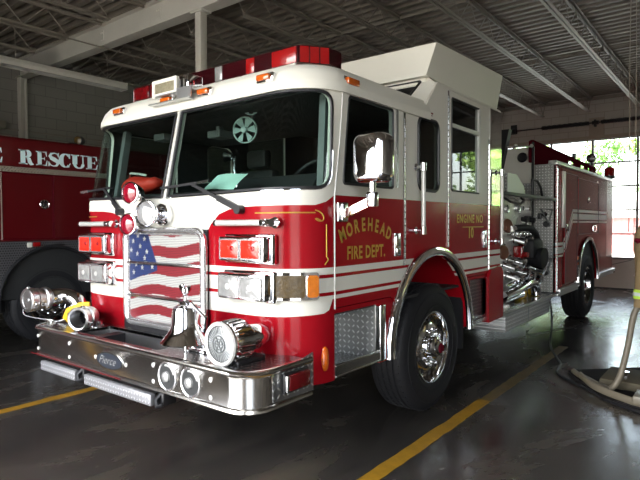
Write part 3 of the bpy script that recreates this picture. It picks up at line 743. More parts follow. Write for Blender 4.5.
# ------------------------------------------------------------------ front face
# warning light and headlamp modules
def module(xc, zc, hw, hh, lens, name, d=.10):
    o = part(MB().rbox(xc-hw-.012, xc+hw+.012, -.035, .01, zc-hh-.014, zc+hh+.014, .012), name, M['chrome'])
    MB().rbox(xc-hw, xc+hw, -d, -.03, zc-hh, zc+hh, .016).build('housing', M['chrome'], o)
    ow, oh = hw-.018, hh-.018
    for s in (-1, 1):
        c = xc+s*ow*.51; w = ow*.46
        panel('lens_bezel', [M['satin']], rrect(c-w-.006, c+w+.006, zc-oh-.004, zc+oh+.004, .012), FY(-d), [rrect(c-w+.004, c+w-.004, zc-oh+.006, zc+oh-.006, .01)], thick=.008, parent=o, off=.008)
        mb = MB(); g = 8; x0, x1, z0, z1 = c-w+.002, c+w-.002, zc-oh+.004, zc+oh-.004
        mb.v = [(x0+(x1-x0)*i/g, -d-.004-.012*(1-(2*i/g-1)**2)*(1-(2*j/g-1)**2), z0+(z1-z0)*j/g) for j in range(g+1) for i in range(g+1)]
        for j in range(g):
            for i in range(g): k = j*(g+1)+i; mb.f.append([k, k+1, k+g+2, k+g+1]); mb.m.append(0)
        mb.build('lens', M[lens], o, fixn=False)
        if lens == 'clearlens': MB().lathe([(.020, 0), (.018, .004), (0, .006)], (c, -d-.014, zc), (0, -1, 0), 14).build('bulb_cap', M['lightmetal'], o)
        else: MB().lathe([(0, .004), (.013, .002), (.018, -.004)], (c+.03, -d-.015, zc+.005), (0, -1, 0), 12).build('bulb_cap', M['redlens'], o)
    return o
M['redbright'] = pmat('bright_red_lens', (.85, .030, .016), .12, 0, 1., .25, 45., bump=.3, bscale=55.)  # brighter red base makes the lens look lit; nothing glows
for s in (1, -1):
    module(s*.85-.005, 1.412, .195, .078, 'redbright', 'warning_light')
    module(s*.85-.008, 1.182, .205, .082, 'clearlens', 'headlight')
# wrap-round turn signal
def signal(sg):
    f = (lambda u: u) if sg > 0 else mir
    fn = lambda u, z, d=0: cabP(f(u), z, d); sd = [(a, z) for a in [-.18+.03*i for i in range(14)] for z in (1.15, 1.19, 1.23)]
    o = panel('turn_signal', [M['chrome']], rrect(-.155, .19, 1.105, 1.272, .02), fn, thick=.03, off=.028, seeds=sd, parent=FE)
    panel('amber_lens', [M['olens']], rrect(-.062, .105, 1.122, 1.256, .012), fn, thick=.012, off=.040, seeds=sd, parent=o)
    panel('side_lens', [M['amber']], rrect(.115, .18, 1.122, 1.256, .02), fn, thick=.02, off=.046, seeds=sd, parent=o)
    return o
signal(1); signal(-1)
# grab bars with white grips
for s in (1, -1):
    x0, x1 = (.60, .99) if s > 0 else (-1.07, -.70)
    o = part(MB().cyl((x0, -.06, 1.572), (x1, -.06, 1.572), .019, 16), 'hand_bar', M['lightmetal'], label='pale hand bar')
    xe = x1 if True else x0
    mb = MB(); mb.cyl((x1, -.06, 1.572), (x1+.03, -.06, 1.572), .023, 14).cyl((x1+.03, -.06, 1.572), (x1+.05, -.06, 1.572), .015, 14).cyl((x1+.05, -.06, 1.572), (x1+.08, -.06, 1.572), .024, 14).cyl((x1+.06, -.06, 1.572), (x1+.06, .0, 1.572), .016, 12).cyl((x1+.06, -.008, 1.572), (x1+.06, .0, 1.572), .034, 14)
    mb.build('bracket', M['chrome'], o); mb = MB()
    mb.cyl((x0-.02, -.06, 1.572), (x0, -.06, 1.572), .022, 14).cyl((x0+.01, -.06, 1.572), (x0+.01, .0, 1.572), .014, 12); mb.build('bracket', M['chrome'], o)
# wipers
def wiper(px, pz, ex, ez, b0, b1, bz0, bz1):
    base = Vector(cabP(uf(px), pz, .02)); end = Vector(cabP(uf(ex), ez, .035))
    o = part(MB().bar(base, end, .022, .012, up=(0, -1, 0)).bar(base+(end-base)*.0, base+(end-base)*.45, .036, .018, up=(0, -1, 0)), 'wiper_arm', M['black'])
    MB().cyl(cabP(uf(px), pz, -.01), cabP(uf(px), pz, .05), .028, 14).build('pivot', M['black'], o)
    MB().bar(cabP(uf(b0), bz0, .022), cabP(uf(b1), bz1, .022), .016, .02, up=(0, -1, 0)).bar(cabP(uf(b0), bz0, .008), cabP(uf(b1), bz1, .008), .01, .012, up=(0, -1, 0)).build('blade', M['black'], o)
    c = Vector(cabP(uf(b1 if px > 0 else b0), (bz1 if px > 0 else bz0), .036)); MB().bar(c-Vector((.11, 0, .008)), c, .018, .012, up=(0, -1, 0)).build('blade_tip', M['steel'], o)
wiper(.765, 1.655, .30, 1.835, -.06, .46, 1.825, 1.85)
wiper(-.56, 1.665, -.80, 1.85, -1.05, -.72, 1.845, 1.86)
# grille: chrome frame, two bars, three panels of pierced sheet painted as a waving flag
GX0, GX1, GZ0, GZ1 = -.475, .445, .825, 1.53
fr = rrect(GX0, GX1, GZ0, GZ1, .075)
gr = panel('grille_frame', [M['satin']], fr, FY(0), [rrect(GX0+.03, GX1-.035, GZ0+.03, GZ1-.035, .055)], thick=.03, off=.012, parent=FE)
MB().tube([(a, -.03, b) for a, b in densify(rrect(GX0+.012, GX1-.018, GZ0+.012, GZ1-.014, .065), .05)], (.026, .030), 10, closed=True).build('frame_tube', M['satin'], gr)
rows = [(1.288, 1.497), (1.042, 1.274), (.853, 1.028)]
for z in (1.281, 1.035): MB().rbox(GX0+.03, GX1-.034, -.05, -.01, z-.008, z+.008, .004).build('crossbar', M['steel'], gr)
FLAGC = [perf_mat('flag_red', (.22, .009, .018)), perf_mat('flag_white', (.46, .46, .44)), perf_mat('flag_blue', (.010, .028, .13))]
dsp = [(45, 55), (150, 15), (240, 0), (340, 10), (430, -10), (512, -30)]
def wave(x):
    P = dsp
    if x <= P[0][0]: return P[0][1]
    for i in range(len(P)-1):
        if x <= P[i+1][0]:
            t = (x-P[i][0])/(P[i+1][0]-P[i][0]); p0, p1, p2, p3 = (P[max(i-1, 0)][1], P[i][1], P[i+1][1], P[min(i+2, len(P)-1)][1])
            return .5*((2*p1)+(p2-p0)*t+(2*p0-5*p1+4*p2-p3)*t*t+(3*p1-p0-3*p2+p3)*t**3)
    return P[-1][1]
bands = [100, 165, 232, 275, 345, 408, 472, 540, 600, 650]
X2 = lambda x: 45+(x-(GX0+.03))/(GX1-.034-GX0-.03)*467
Z2 = lambda z: 92+(1.497-z)/(1.497-.853)*560
def flag(x, z):
    p, q = X2(x), Z2(z)
    if q < 272 and p < 178+(q-95)*.312: return 2
    if 272 <= q and p < 235 and q < 400-(p-60)*.5+ (10 if p > 150 else 0) and q < 400: return 2 if q < max(335, 400-(p-60)*.42) else 1
    q -= wave(p)
    k = sum(1 for b in bands if q > b)
    return 0 if k % 2 == 0 else 1
for z0, z1 in rows:
    mb = MB(); x0, x1 = GX0+.028, GX1-.032; nx = int((x1-x0)/.0055); nz = int((z1-z0)/.0055); rp = rrect(x0, x1, z0, z1, .045)
    mb.v = [(x0+(x1-x0)*i/nx, -.022, z0+(z1-z0)*j/nz) for j in range(nz+1) for i in range(nx+1)]
    for j in range(nz):
        for i in range(nx):
            x, z = x0+(x1-x0)*(i+.5)/nx, z0+(z1-z0)*(j+.5)/nz
            if inside((x, z), rp): k = j*(nx+1)+i; mb.f.append([k, k+1, k+nx+2, k+nx+1]); mb.m.append(flag(x, z))
    g = mb.build('flag_panel', FLAGC, gr, fixn=False)
    mb = MB().tube([(a, -.026, b) for a, b in densify(rp, .05)], .007, 6, closed=True); mb.build('panel_rim', M['steel'], gr)
# stars
mb = MB(); inv = lambda p, q: (GX0+.03+(p-45)/467*(GX1-.034-GX0-.03), 1.497-(q-92)/560*(1.497-.853))
for p, q in ((78, 140), (155, 125), (125, 172), (105, 222), (170, 207), (155, 248), (62, 200), (110, 104), (78, 345), (138, 310), (96, 292), (205, 300)):
    x, z = inv(p, q); mb.prism([(x+(.022 if k % 2 == 0 else .0095)*sin(pi*k/5), z+(.022 if k % 2 == 0 else .0095)*cos(pi*k/5)) for k in range(10)], FY(-.0225), 0, .002)
mb.build('flag_stars', FLAGC[1], gr)
part(MB().box(GX0, GX1, -.01, .02, GZ0-.02, GZ1).box(-.55, .5, -.005, .05, .70, .84), 'grille_backing', M['black'])
M['bowl'] = pmat('bright_bowl_lens', (.75, .75, .76), .18, .7, .5, .1, 20.)
M['redbright2'] = pmat('ruby_lens', (.26, .006, .02), .08, 0, 1., .4, 25., bump=.2, bscale=40.)
# three-lamp cluster above the grille
cl = part(MB().lathe([(0, 0), (.078, 0), (.078, .045), (.070, .055), (0, .06)], (-.01, -.0, 1.635), (0, -1, 0), 24), 'warning_lamp_cluster', M['chrome'])
MB().cyl((-.01, -.05, 1.635), (-.04, -.07, 1.64), .05, 16).build('pivot_arm', M['chrome'], cl)
def lamp(c, ax, r, lens, L=.11):
    c, ax = Vector(c), Vector(ax).normalized()
    o = MB().lathe([(0, 0), (r*.35, .004), (r*.72, L*.3), (r*.95, L*.75), (r, L*.85), (r, L)], c, ax, 24).build('lamp_housing', M['chrome'], cl)
    MB().lathe([(r, 0), (r*1.07, .006), (r*1.04, .016), (r*.95, .018)], c+ax*(L-.004), ax, 24).build('rim', M['chrome'], cl)
    MB().lathe([(r*.96, 0), (r*.8, .012), (r*.45, .022), (0, .026)], c+ax*(L+.006), ax, 24).build('lamp_lens', M[lens], cl)
AXL = (.22, -.97, .02)
lamp((-.06, -.04, 1.64), AXL, .088, 'bowl', .11)
lamp((-.245, -.035, 1.79), AXL, .076, 'redbright2', .115); lamp((-.28, -.035, 1.565), AXL, .076, 'redbright2', .115)
MB().tube([(-.06, -.07, 1.66), (-.14, -.075, 1.71), (-.22, -.07, 1.76)], .018, 8).tube([(-.06, -.07, 1.62), (-.16, -.075, 1.60), (-.24, -.07, 1.575)], .018, 8).build('lamp_bracket', M['chrome'], cl)
# mirror
mr = part(MB(), 'mirror', M['chrome']) if False else None
sup = lambda x0, x1, z0, z1, r: rrect(x0, x1, z0, z1, r, 6)
mb = MB(); L = []
for y, s in ((.335, .72), (.342, .86), (.36, .96), (.39, 1.0), (.44, 1.0), (.455, .985)):
    cx, cz = 1.478, 1.96; hw, hh = .117*s, .148*(1-(1-s)*.7); P = rrect(cx-hw, cx+hw, cz-hh, cz+hh, .05*min(1, s+.1), 6); L.append([(a, y, b) for a, b in P])
n = len(L[0])
for l in L: mb.v += l
for k in range(len(L)-1):
    for i in range(n): j = (i+1) % n; mb.f.append([k*n+i, k*n+j, (k+1)*n+j, (k+1)*n+i]); mb.m.append(0)
mb.f.append(list(range(n))[::-1]); mb.m.append(0); mb.f.append([(len(L)-1)*n+i for i in range(n)]); mb.m.append(0)
mo = mb.build('mirror', M['chrome'], FE, angle=40)
MB().prism(rrect(1.375, 1.581, 1.825, 2.095, .04), FYp(.455), 0, .004).build('mirror_glass', M['steel'], mo)
MB().cyl((1.48, .395, 1.82), (1.48, .395, 1.70), .022, 14).rbox(1.45, 1.51, .365, .425, 1.665, 1.755, .01).build('post', M['chrome'], mo)
MB().bar((1.48, .395, 1.70), (1.275, .395, 1.625), .035, .05).build('arm', M['chrome'], mo)
MB().rbox(1.24, 1.262, .345, .455, 1.575, 1.70, .008).rbox(1.262, 1.285, .36, .40, 1.585, 1.69, .006).build('mount_plate', M['steel'], mo)
# handrails
def rail(y, z0, z1, name='grab_rail', r=.018):
    o = part(MB().cyl((1.305, y, z0), (1.305, y, z1), r, 14), name, M['lightmetal'])
    for z in (z0+.02, z1-.02):
        MB().cyl((1.237, y-.0, z), (1.305, y, z), .012, 10).cyl((1.236, y, z), (1.243, y, z), .03, 14).cyl((1.305, y, z-.03), (1.305, y, z+.03), .023, 14).build('standoff', M['chrome'], o)
rail(1.40, 1.49, 2.02); rail(3.12, 1.36, 2.10)
# dashboard, wheel, fans, seats
part(MB().prism([(.09, 1.74), (.13, 1.80), (.55, 1.80), (.80, 1.74), (.80, 1.2), (.09, 1.2)], lambda a, b, d: (d, a, b), XL+.30, XR-.30).box(XL+.07, XR-.07, .36, .80, 1.2, 1.79), 'dashboard', M['dark'])
part(MB().prism(roundpoly([(.35, 1.80), (.42, 1.90), (.70, 1.90), (.85, 1.72), (.85, 1.5), (.5, 1.5)], .03), lambda a, b, d: (d, a, b), .32, 1.05), 'instrument_hood', M['dark'])
st = part(MB().tube([(.68+.22*cos(t), .83+.22*sin(t)*.62, 1.90+.22*sin(t)*.78) for t in [2*pi*i/28 for i in range(28)]], .016, 8, closed=True), 'steering_wheel', M['black'])
MB().bar((.47, .83, 1.90), (.89, .83, 1.90), .03, .02).cyl((.68, .83, 1.90), (.68, .78, 1.82), .05, 12).build('spokes', M['grey'], st)
for x in (.72, -.72):
    s = part(MB().rbox(x-.26, x+.26, 1.15, 1.62, 1.35, 1.50, .05), 'seat', M['dark']); MB().rbox(x-.26, x+.26, 1.60, 1.74, 1.45, 2.12, .05).build('backrest', M['dark'], s); MB().rbox(x-.14, x+.14, 1.62, 1.73, 2.14, 2.33, .04).build('headrest', M['dark'], s)
for x in (.1, -.45):
    s = part(MB().rbox(x-.24, x+.24, 2.6, 3.1, 1.35, 1.5, .05), 'seat', M['dark']); MB().rbox(x-.24, x+.24, 3.08, 3.2, 1.45, 2.3, .05).build('backrest', M['dark'], s)
M['fan'] = pmat('pale_fan_plastic', (.34, .42, .40), .35)
def fan(x, y, z, r):
    c = Vector((x, y, z)); ax = Vector((.35, -.93, -.05)).normalized(); o = part(MB().lathe([(0, 0), (r*.26, 0), (r*.24, .03), (0, .04)], c, ax, 16), 'cab_fan', M['fan'])
    u = ax.orthogonal().normalized(); v = ax.cross(u); mb = MB()
    for k in range(6):
        a0 = k*pi/3; P = [c+ax*(.008+.02*(j/4-.5))+(u*cos(a0+j*.16)+v*sin(a0+j*.16))*q for j in range(5) for q in (r*.22, r*.93)]
        mb.add(P, [(2*j, 2*j+1, 2*j+3, 2*j+2) for j in range(4)])
    mb.build('fan_blades', M['fan'], o, fixn=False)
    MB().tube([c+(u*cos(t)+v*sin(t))*r for t in [2*pi*i/32 for i in range(32)]], .006, 6, closed=True).build('guard_ring', M['fan'], o)
    MB().tube([c-ax*.02, c-ax*.09, c-ax*.1+Vector((0, .03, 2.40-z))], .012, 8).build('stalk', M['grey'], o)
fan(.285, .50, 2.272, .095); fan(.33, .52, 2.46, .075)
for s in (1, -1): part(MB().bar((s*1.16-.02, .34, 1.76), (s*1.12-.02, .43, 2.40), .05, .06, up=(0, 1, 0)), 'inner_pillar', M['fan'] if False else M['grey'])
for x, y, z, w in ((-.30, .7, 2.30, .16), (-.95, .62, 2.33, .16)): part(MB().rbox(x-w/2, x+w/2, y, y+.16, z, z+.06, .01).rbox(x-w/2+.02, x+w/2-.02, y-.006, y, z+.012, z+.05, .004).box(x-.02, x+.02, y+.05, y+.1, z+.06, 2.40), 'overhead_radio', M['grey'])
part(MB().tube([(.05, .62, 2.10), (.06, .6, 2.0), (.10, .6, 1.82)], .012, 8).lathe([(0, 0), (.03, .01), (.055, .07), (.05, .075), (0, .03)], (.05, .6, 2.10), (-.8, -.5, .1), 16), 'gooseneck_lamp', M['steel'])
# loose things lying in the cab behind the windscreen
mb = MB(); L = []; rr = random.Random(3)
for i in range(9):
    t = i/8; x = -1.02+.44*t; s = (.6+.4*sin(pi*min(1, t*1.15+.12)))*(1 if i not in (0, 8) else .5)
    L.append([(x+.01*rr.uniform(-1, 1), .36+.13*s*cos(a), 1.885+.03*t+.085*s*sin(a)*(1+.12*rr.uniform(-1, 1))) for a in [2*pi*k/14 for k in range(14)]])
for l in L: mb.v += l
for k in range(8):
    for i in range(14): j = (i+1) % 14; mb.f.append([k*14+i, k*14+j, (k+1)*14+j, (k+1)*14+i]); mb.m.append(0)
mb.f.append(list(range(14))[::-1]); mb.m.append(0); mb.f.append([8*14+i for i in range(14)]); mb.m.append(0)
M['bag'] = pmat('red_nylon', (.75, .045, .025), .55, 0, 0, .15, 20., bump=.3, bscale=30.)
bag = tag(mb.build('bag', M['bag'], angle=60), 'crumpled red bag lying on the dashboard behind the windscreen', 'bag')
MB().tube([(-.92, .30, 1.97), (-.85, .26, 2.0), (-.74, .27, 1.99), (-.68, .3, 1.975)], (.012, .004), 6).build('strap', M['white'], bag)
M['paper'] = pmat('pale_green_paper', (.52, .78, .70), .6, 0, 0, .04, 5.)
q = [(.27, .075, 1.80), (.59, .075, 1.80), (.655, .14, 1.905), (.355, .145, 1.905)]
mb = MB(); g = 6
for j in range(g+1):
    for i in range(g+1):
        a = Vector(q[0]).lerp(Vector(q[1]), i/g); b = Vector(q[3]).lerp(Vector(q[2]), i/g); p = a.lerp(b, j/g); mb.v.append((p.x, p.y+.012*sin(i*.9)*sin(j*.6)+.02, p.z+.006*sin(i*.8)))
for j in range(g):
    for i in range(g): k = j*(g+1)+i; mb.f.append([k, k+1, k+g+2, k+g+1]); mb.m.append(0)
tag(mb.build('paper_sheet', M['paper'], fixn=False), 'pale green sheet of paper leaning against the inside of the windscreen', 'paper')
M['maroon'] = pmat('dark_maroon_paint', (.10, .008, .016), .6, 0, 0, spec=.0)
# ================================================================== FIRE ENGINE: bumper and what stands on it
BYF = -.413; BZ0, BZ1 = .555, .765
def bump_path(ins=0., yb=.10):
    r = .17; xs, xl, yf = XR+.0-ins, -1.225+ins, BYF+ins; P = [(xs, yb)]
    P += [(xs-r+r*cos(t), yf+r-r*sin(t)) for t in [pi/2*i/10 for i in range(11)]]
    P += [(xl+r-r*sin(t), yf+r-r*cos(t)) for t in [pi/2*i/10 for i in range(11)]]+[(xl, yb)]
    return P
bp_ = bump_path(); mb = MB()
secs = [(0.03, BZ0-.012), (-.004, BZ0-.012), (-.012, BZ0-.004), (-.010, BZ0+.012), (0, BZ0+.02), (0, BZ1-.03), (-.014, BZ1-.018), (-.018, BZ1-.002), (-.008, BZ1+.012), (.02, BZ1+.014), (.03, BZ1+.004)]
for ins, z in secs: mb.v += [(x, y, z) for x, y in bump_path(ins)]
n = len(bp_)
for k in range(len(secs)-1):
    for i in range(n-1): mb.f.append([k*n+i, k*n+i+1, (k+1)*n+i+1, (k+1)*n+i]); mb.m.append(0)
bmp = mb.build('front_bumper', M['bumper'], FE, angle=50)
deckp = [(x, y) for x, y in bump_path(.02, .06)]
hole = rrect(-.66, .34, -.34, -.06, .02)
panel('bumper_deck', [M['plateXY']], deckp, FZ(BZ1+.006), [hole], thick=.02, parent=bmp)
mb = MB(); x0, x1, y0, y1 = -.66, .34, -.34, -.06
mb.box(x0, x1, y0, y1, .60, .612).box(x0-.006, x0, y0, y1, .60, .768).box(x1, x1+.006, y0, y1, .60, .768).box(x0, x1, y0-.006, y0, .60, .768).box(x0, x1, y1, y1+.006, .60, .772)
mb.build('hose_tray', M['brush'], bmp, label='grey hose tray well')
M['striped'] = pmat('dark_red_edging', (.09, .004, .006), .4)
MB().rbox(-.60, .30, -.356, -.348, BZ1+.006, BZ1+.012, .002).build('red_edge_strip', M['striped'], bmp)

panel('side_plate', [M['plateYZ']], [(-.235, BZ0+.03), (.115, BZ0+.018), (.115, .80), (-.235, BZ1-.035)], FX(XR+.004), thick=.006, parent=bmp)
M['deepmarker'] = pmat('marker_red_lens', (.13, .004, .006), .15, 0, .3, .2, 40.)
mk = MB().rbox(XR+.006, XR+.03, -.17, .045, .615, .735, .012).build('marker_bezel', M['black'], bmp)
MB().rbox(XR+.02, XR+.05, -.145, .04, .63, .722, .014).build('marker_lens', M['deepmarker'], mk); MB().rbox(XR+.02, XR+.046, -.165, -.146, .63, .722, .006).build('marker_end', M['steel'], mk)
MB().prism(rrect(-1.20, .06, BZ0-.002, BZ0+.008, .004), FY(BYF-.011), 0, .003).build('lower_red_strip', M['striped'], bmp)  # thin dark red strip along the lower lip
# oval badge
bd = MB().prism([(-.077+.158*cos(t), .655+.058*sin(t)) for t in [2*pi*i/40 for i in range(40)]], FY(BYF), 0, .008).build('badge', M['steel'], bmp)
M['badge'] = pmat('badge_blue_grey', (.028, .034, .048), .35, .2)
mb = MB().prism([(-.077+.148*cos(t), .655+.050*sin(t)) for t in [2*pi*i/40 for i in range(40)]], FY(BYF), .002, .010); mb.build('badge_field', M['badge'], bd)
text_mb('Pierce', .080, FY(BYF-.0095), 1.0, -.0015, .55, at=(-.10, .632)).build('lettering', M['lightmetal'], bd, fixn=False)
for x, z in ((-1.10, .70), (-1.10, .60), (-.62, .70), (-.62, .60), (.40, .70), (.40, .60), (.93, .70), (.93, .60), (-.262, .655), (.105, .655)): MB().lathe([(.015, 0), (.012, .003), (0, .004)], (x, BYF, z), (0, -1, 0), 10).build('bolt', M['lightmetal'], bmp)
for x in (.548, .762):
    o = MB().lathe([(.086, 0), (.088, .008), (.082, .012), (.076, .009), (.074, .003)], (x, BYF, .657), (0, -1, 0), 28).build('driving_lamp', M['satin'], bmp)
    MB().lathe([(.075, .004), (.05, .0025), (0, .002)], (x, BYF, .657), (0, -1, 0), 28).build('dark_bowl_disc', M['dark'], o)  # flat dark disc stands in for the shade inside a lamp bowl
    MB().lathe([(.034, .002), (.030, .014), (.016, .022), (0, .024)], (x-.012, BYF, .652), (0, -1, 0), 18).build('bulb', M['clearlens'], o); MB().tube([(x+.066*cos(t), BYF-.006, .657+.066*sin(t)) for t in [.3+.09*k for k in range(18)]], .006, 6).build('reflector_edge', M['lightmetal'], o)
for x0, x1 in ((-1.03, -.515), (-.39, .395)):
    o = MB().rbox(x0, x1, BYF-.018, BYF+.02, .445, .518, .008).build('tow_step', M['plateStep'], bmp)
    MB().box(x0+.02, x1-.02, BYF+.02, BYF+.2, .50, .516).build('step_top', M['plateXY'], o)
for x in (-.45, .47):
    MB().tube([(x, BYF+.02, .54), (x-.012, BYF-.02, .50), (x, BYF-.025, .465), (x+.02, BYF, .47)], .016, 8).rbox(x-.03, x+.03, BYF, BYF+.1, .46, .54, .01).build('tow_hook', M['black'], bmp)
for x in (-.5, .5): MB().box(x-.05, x+.05, BYF+.03, 1.0, .58, .74).build('frame_horn', M['black'], bmp)
# bell
bx, by, bz = .578, -.30, .845
bell = MB().lathe([(.128, .01), (.150, 0), (.153, .006), (.128, .035), (.100, .075), (.086, .12), (.082, .19), (.074, .215), (.045, .232), (0, .236)], (bx, by, bz), (0, 0, 1), 32).build('bell', M['chrome'], FE, label='chrome bell with a small eagle on top')
MB().lathe([(.126, .012), (.1, .07), (.08, .12), (0, .2)], (bx, by, bz), (0, 0, 1), 24).build('bell_inside', M['black'], bell)
MB().cyl((bx, by, bz-.075), (bx, by, bz+.06), .012, 8).sphere((bx, by, bz-.0), .03).build('clapper', M['steel'], bell)
mb = MB(); mb.tube([(bx+.06, by+.10, BZ1+.01), (bx+.05, by+.09, bz+.0), (bx+.12, by+.05, bz+.16), (bx+.05, by, bz+.245), (bx, by, bz+.25)], .014, 8).tube([(bx-.06, by+.10, BZ1+.01), (bx-.05, by+.12, bz), (bx-.10, by+.07, bz+.17), (bx-.05, by, bz+.245), (bx, by, bz+.25)], .014, 8)
mb.rbox(bx-.09, bx+.09, by+.06, by+.14, BZ1+.006, BZ1+.022, .004).bar((bx+.06, by+.1, BZ1+.02), (bx+.18, by+.16, BZ1+.02), .03, .02); mb.build('bell_yoke', M['chrome'], bell)
mb = MB().lathe([(.030, 0), (.022, .012), (.012, .02), (.012, .04), (.02, .05)], (bx, by, bz+.235), (0, 0, 1), 14).sphere((bx, by-.004, bz+.315), .020, sc=(.8, 1, 1.5)).sphere((bx, by-.018, bz+.350), .012)
for s in (-1, 1): mb.prism([(0, .0), (.022, .03), (.055, .032), (.05, .012), (.028, -.012), (.008, -.02)], lambda a, b, d, s=s: (bx+s*a, by+d, bz+.315+b), -.006, .006)
mb.build('eagle', M['chrome'], bell)
# siren
sx, sz = .935, .888
sir = MB().lathe([(.10, 0), (.118, .004), (.126, .02), (.122, .03), (.122, .16), (.108, .17), (.108, .178), (.07, .185), (.076, .20), (.078, .30), (.062, .345), (.03, .365), (0, .37)], (sx, -.345, sz), (0, 1, 0), 32).build('siren', M['chrome'], FE, label='chrome drum siren on the bumper deck')
MB().lathe([(.104, 0), (.122, -.006), (.128, .004), (.122, .014), (.106, .006)], (sx, -.348, sz), (0, 1, 0), 32).build('front_ring', M['lightmetal'], sir)
M['mesh'] = pmat('siren_mesh', (.52, .54, .55), .35, .7, 0, .25, 90.)
MB().lathe([(.107, .004), (.07, -.003), (.05, -.006), (0, -.008)], (sx, -.345, sz), (0, 1, 0), 32).build('grille_mesh', M['mesh'], sir)
mb = MB(); 
for r in (.048, .030): mb.tube([(sx+r*cos(t), -.355, sz+r*sin(t)) for t in [2*pi*i/24 for i in range(24)]], .004, 6, closed=True)
for k in range(6): mb.bar((sx, -.356, sz), (sx+.047*cos(k*pi/3), -.356, sz+.047*sin(k*pi/3)), .006, .006, up=(0, 1, 0))
for k in range(36): a = 2*pi*k/36; mb.bar((sx+.055*cos(a), -.351, sz+.055*sin(a)), (sx+.102*cos(a), -.349, sz+.102*sin(a)), .0018, .003, up=(0, 1, 0))
mb.build('medallion', M['grey'], sir)
mb = MB()
for k in range(22): a = 2*pi*k/22; mb.bar((sx+.1235*cos(a), -.30, sz+.1235*sin(a)), (sx+.1235*cos(a), -.20, sz+.1235*sin(a)), .008, .008, up=(cos(a), 0, sin(a)))
mb.build('drum_ribs', M['steel'], sir)
MB().rbox(sx-.10, sx+.10, -.30, -.08, BZ1+.006, BZ1+.03, .006).rbox(sx-.05, sx+.05, -.27, -.12, BZ1+.02, sz-.09, .01).build('pedestal', M['black'], sir)
# swivel elbow with capped outlet, and the open hose coupling next to it
ex, ey = -1.10, -.06
P = spline([(ex, ey, .80), (ex, ey, .86), (ex-.06, ey-.01, .935), (ex-.16, ey-.05, .965), (ex-.205, ey-.13, .963), (ex-.205, ey-.20, .960)], 6)
elb = MB().tube(P, .066, 18).cyl((ex, ey, BZ1+.006), (ex, ey, BZ1+.03), .105, 24).cyl((ex, ey, BZ1+.03), (ex, ey, .83), .080, 22).build('intake_elbow', M['chrome'], FE, label='chrome swivel intake elbow')
a = Vector((ex-.205, ey-.17, .960)); d = Vector((.08, -1, 0)).normalized()
MB().lathe([(0, 0), (.085, 0), (.092, .012), (.092, .04), (.080, .05), (.076, .08), (.09, .084), (.09, .11), (.078, .114), (.0, .114)], a, d, 28).build('coupling', M['brush'], elb)
mb = MB().lathe([(0, 0), (.090, 0), (.096, .01), (.096, .06), (.088, .068), (.072, .070), (.070, .062), (.02, .06), (.016, .07), (0, .072)], a+d*.116, d, 28)
u = d.orthogonal().normalized(); v = d.cross(u)
for k in range(3): q = a+d*.15+(u*cos(k*2.1)+v*sin(k*2.1))*.098; mb.sphere(q, .016)
mb.build('cap', M['brush'], elb)
MB().tube(spline([tuple(a+d*.17+Vector((-.06, -.01, -.07))), tuple(a+d*.15+Vector((-.06, -.01, -.13))), (ex-.12, ey-.20, .79), (ex-.02, ey-.16, .79), (ex+.04, ey-.10, .84)], 6), .005, 6).build('chain', M['steel'], elb)
MB().cyl((ex+.08, ey-.10, .86), (ex+.08, ey-.10, .92), .026, 16).rbox(ex+.04, ex+.12, ey-.14, ey-.06, .77, .86, .01).build('valve_stem', M['lightmetal'], elb)
a = Vector((-.735, -.17, .862)); d = Vector((.42, -.9, -.02)).normalized()
cp = MB().lathe([(.055, 0), (.068, 0), (.074, .012), (.074, .05), (.084, .056), (.086, .085), (.075, .092), (.075, .115), (.088, .12), (.090, .165), (.080, .172), (.070, .168), (.066, .12), (.066, .01)], a, d, 28).build('open_coupling', M['brush'], FE, label='open hose coupling with a yellow handle')
MB().lathe([(.068, 0), (.064, .10), (0, .10)], a+d*.10, d*-1, 22).build('dark_bore_cup', M['black'], cp)  # black cup stands in for the shade inside the open coupling
u = d.orthogonal().normalized(); v = d.cross(u); mb = MB()
for k in range(4): q = a+d*.14+(u*cos(k*pi/2+.5)+v*sin(k*pi/2+.5))*.092; mb.rbox(q.x-.013, q.x+.013, q.y-.013, q.y+.013, q.z-.013, q.z+.013, .005)
mb.build('lugs', M['steel'], cp)
mb = MB().prism(roundpoly([(-.13, -.035), (.10, -.05), (.12, .02), (.03, .06), (-.06, .055), (-.10, .02)], .02), lambda q, w, e: tuple(a+Vector((-.185, -.05, -.035))+Vector((q, -.25*q, w))+Vector((.1, -1, 0)).normalized()*e), -.02, .03)
mb.tube([(-.93, -.28, .83), (-.88, -.28, .90), (-.82, -.22, .94), (-.76, -.17, .945)], (.022, .012), 8); mb.build('yellow_handle', M['yellow'], cp, label='yellow handle')
MB().cyl((-.72, -.14, BZ1+.006), (-.72, -.14, .82), .05, 16).tube([(ex+.05, ey, .84), (-.85, -.10, .85), tuple(a)], .05, 14).build('pipe', M['chrome'], cp)

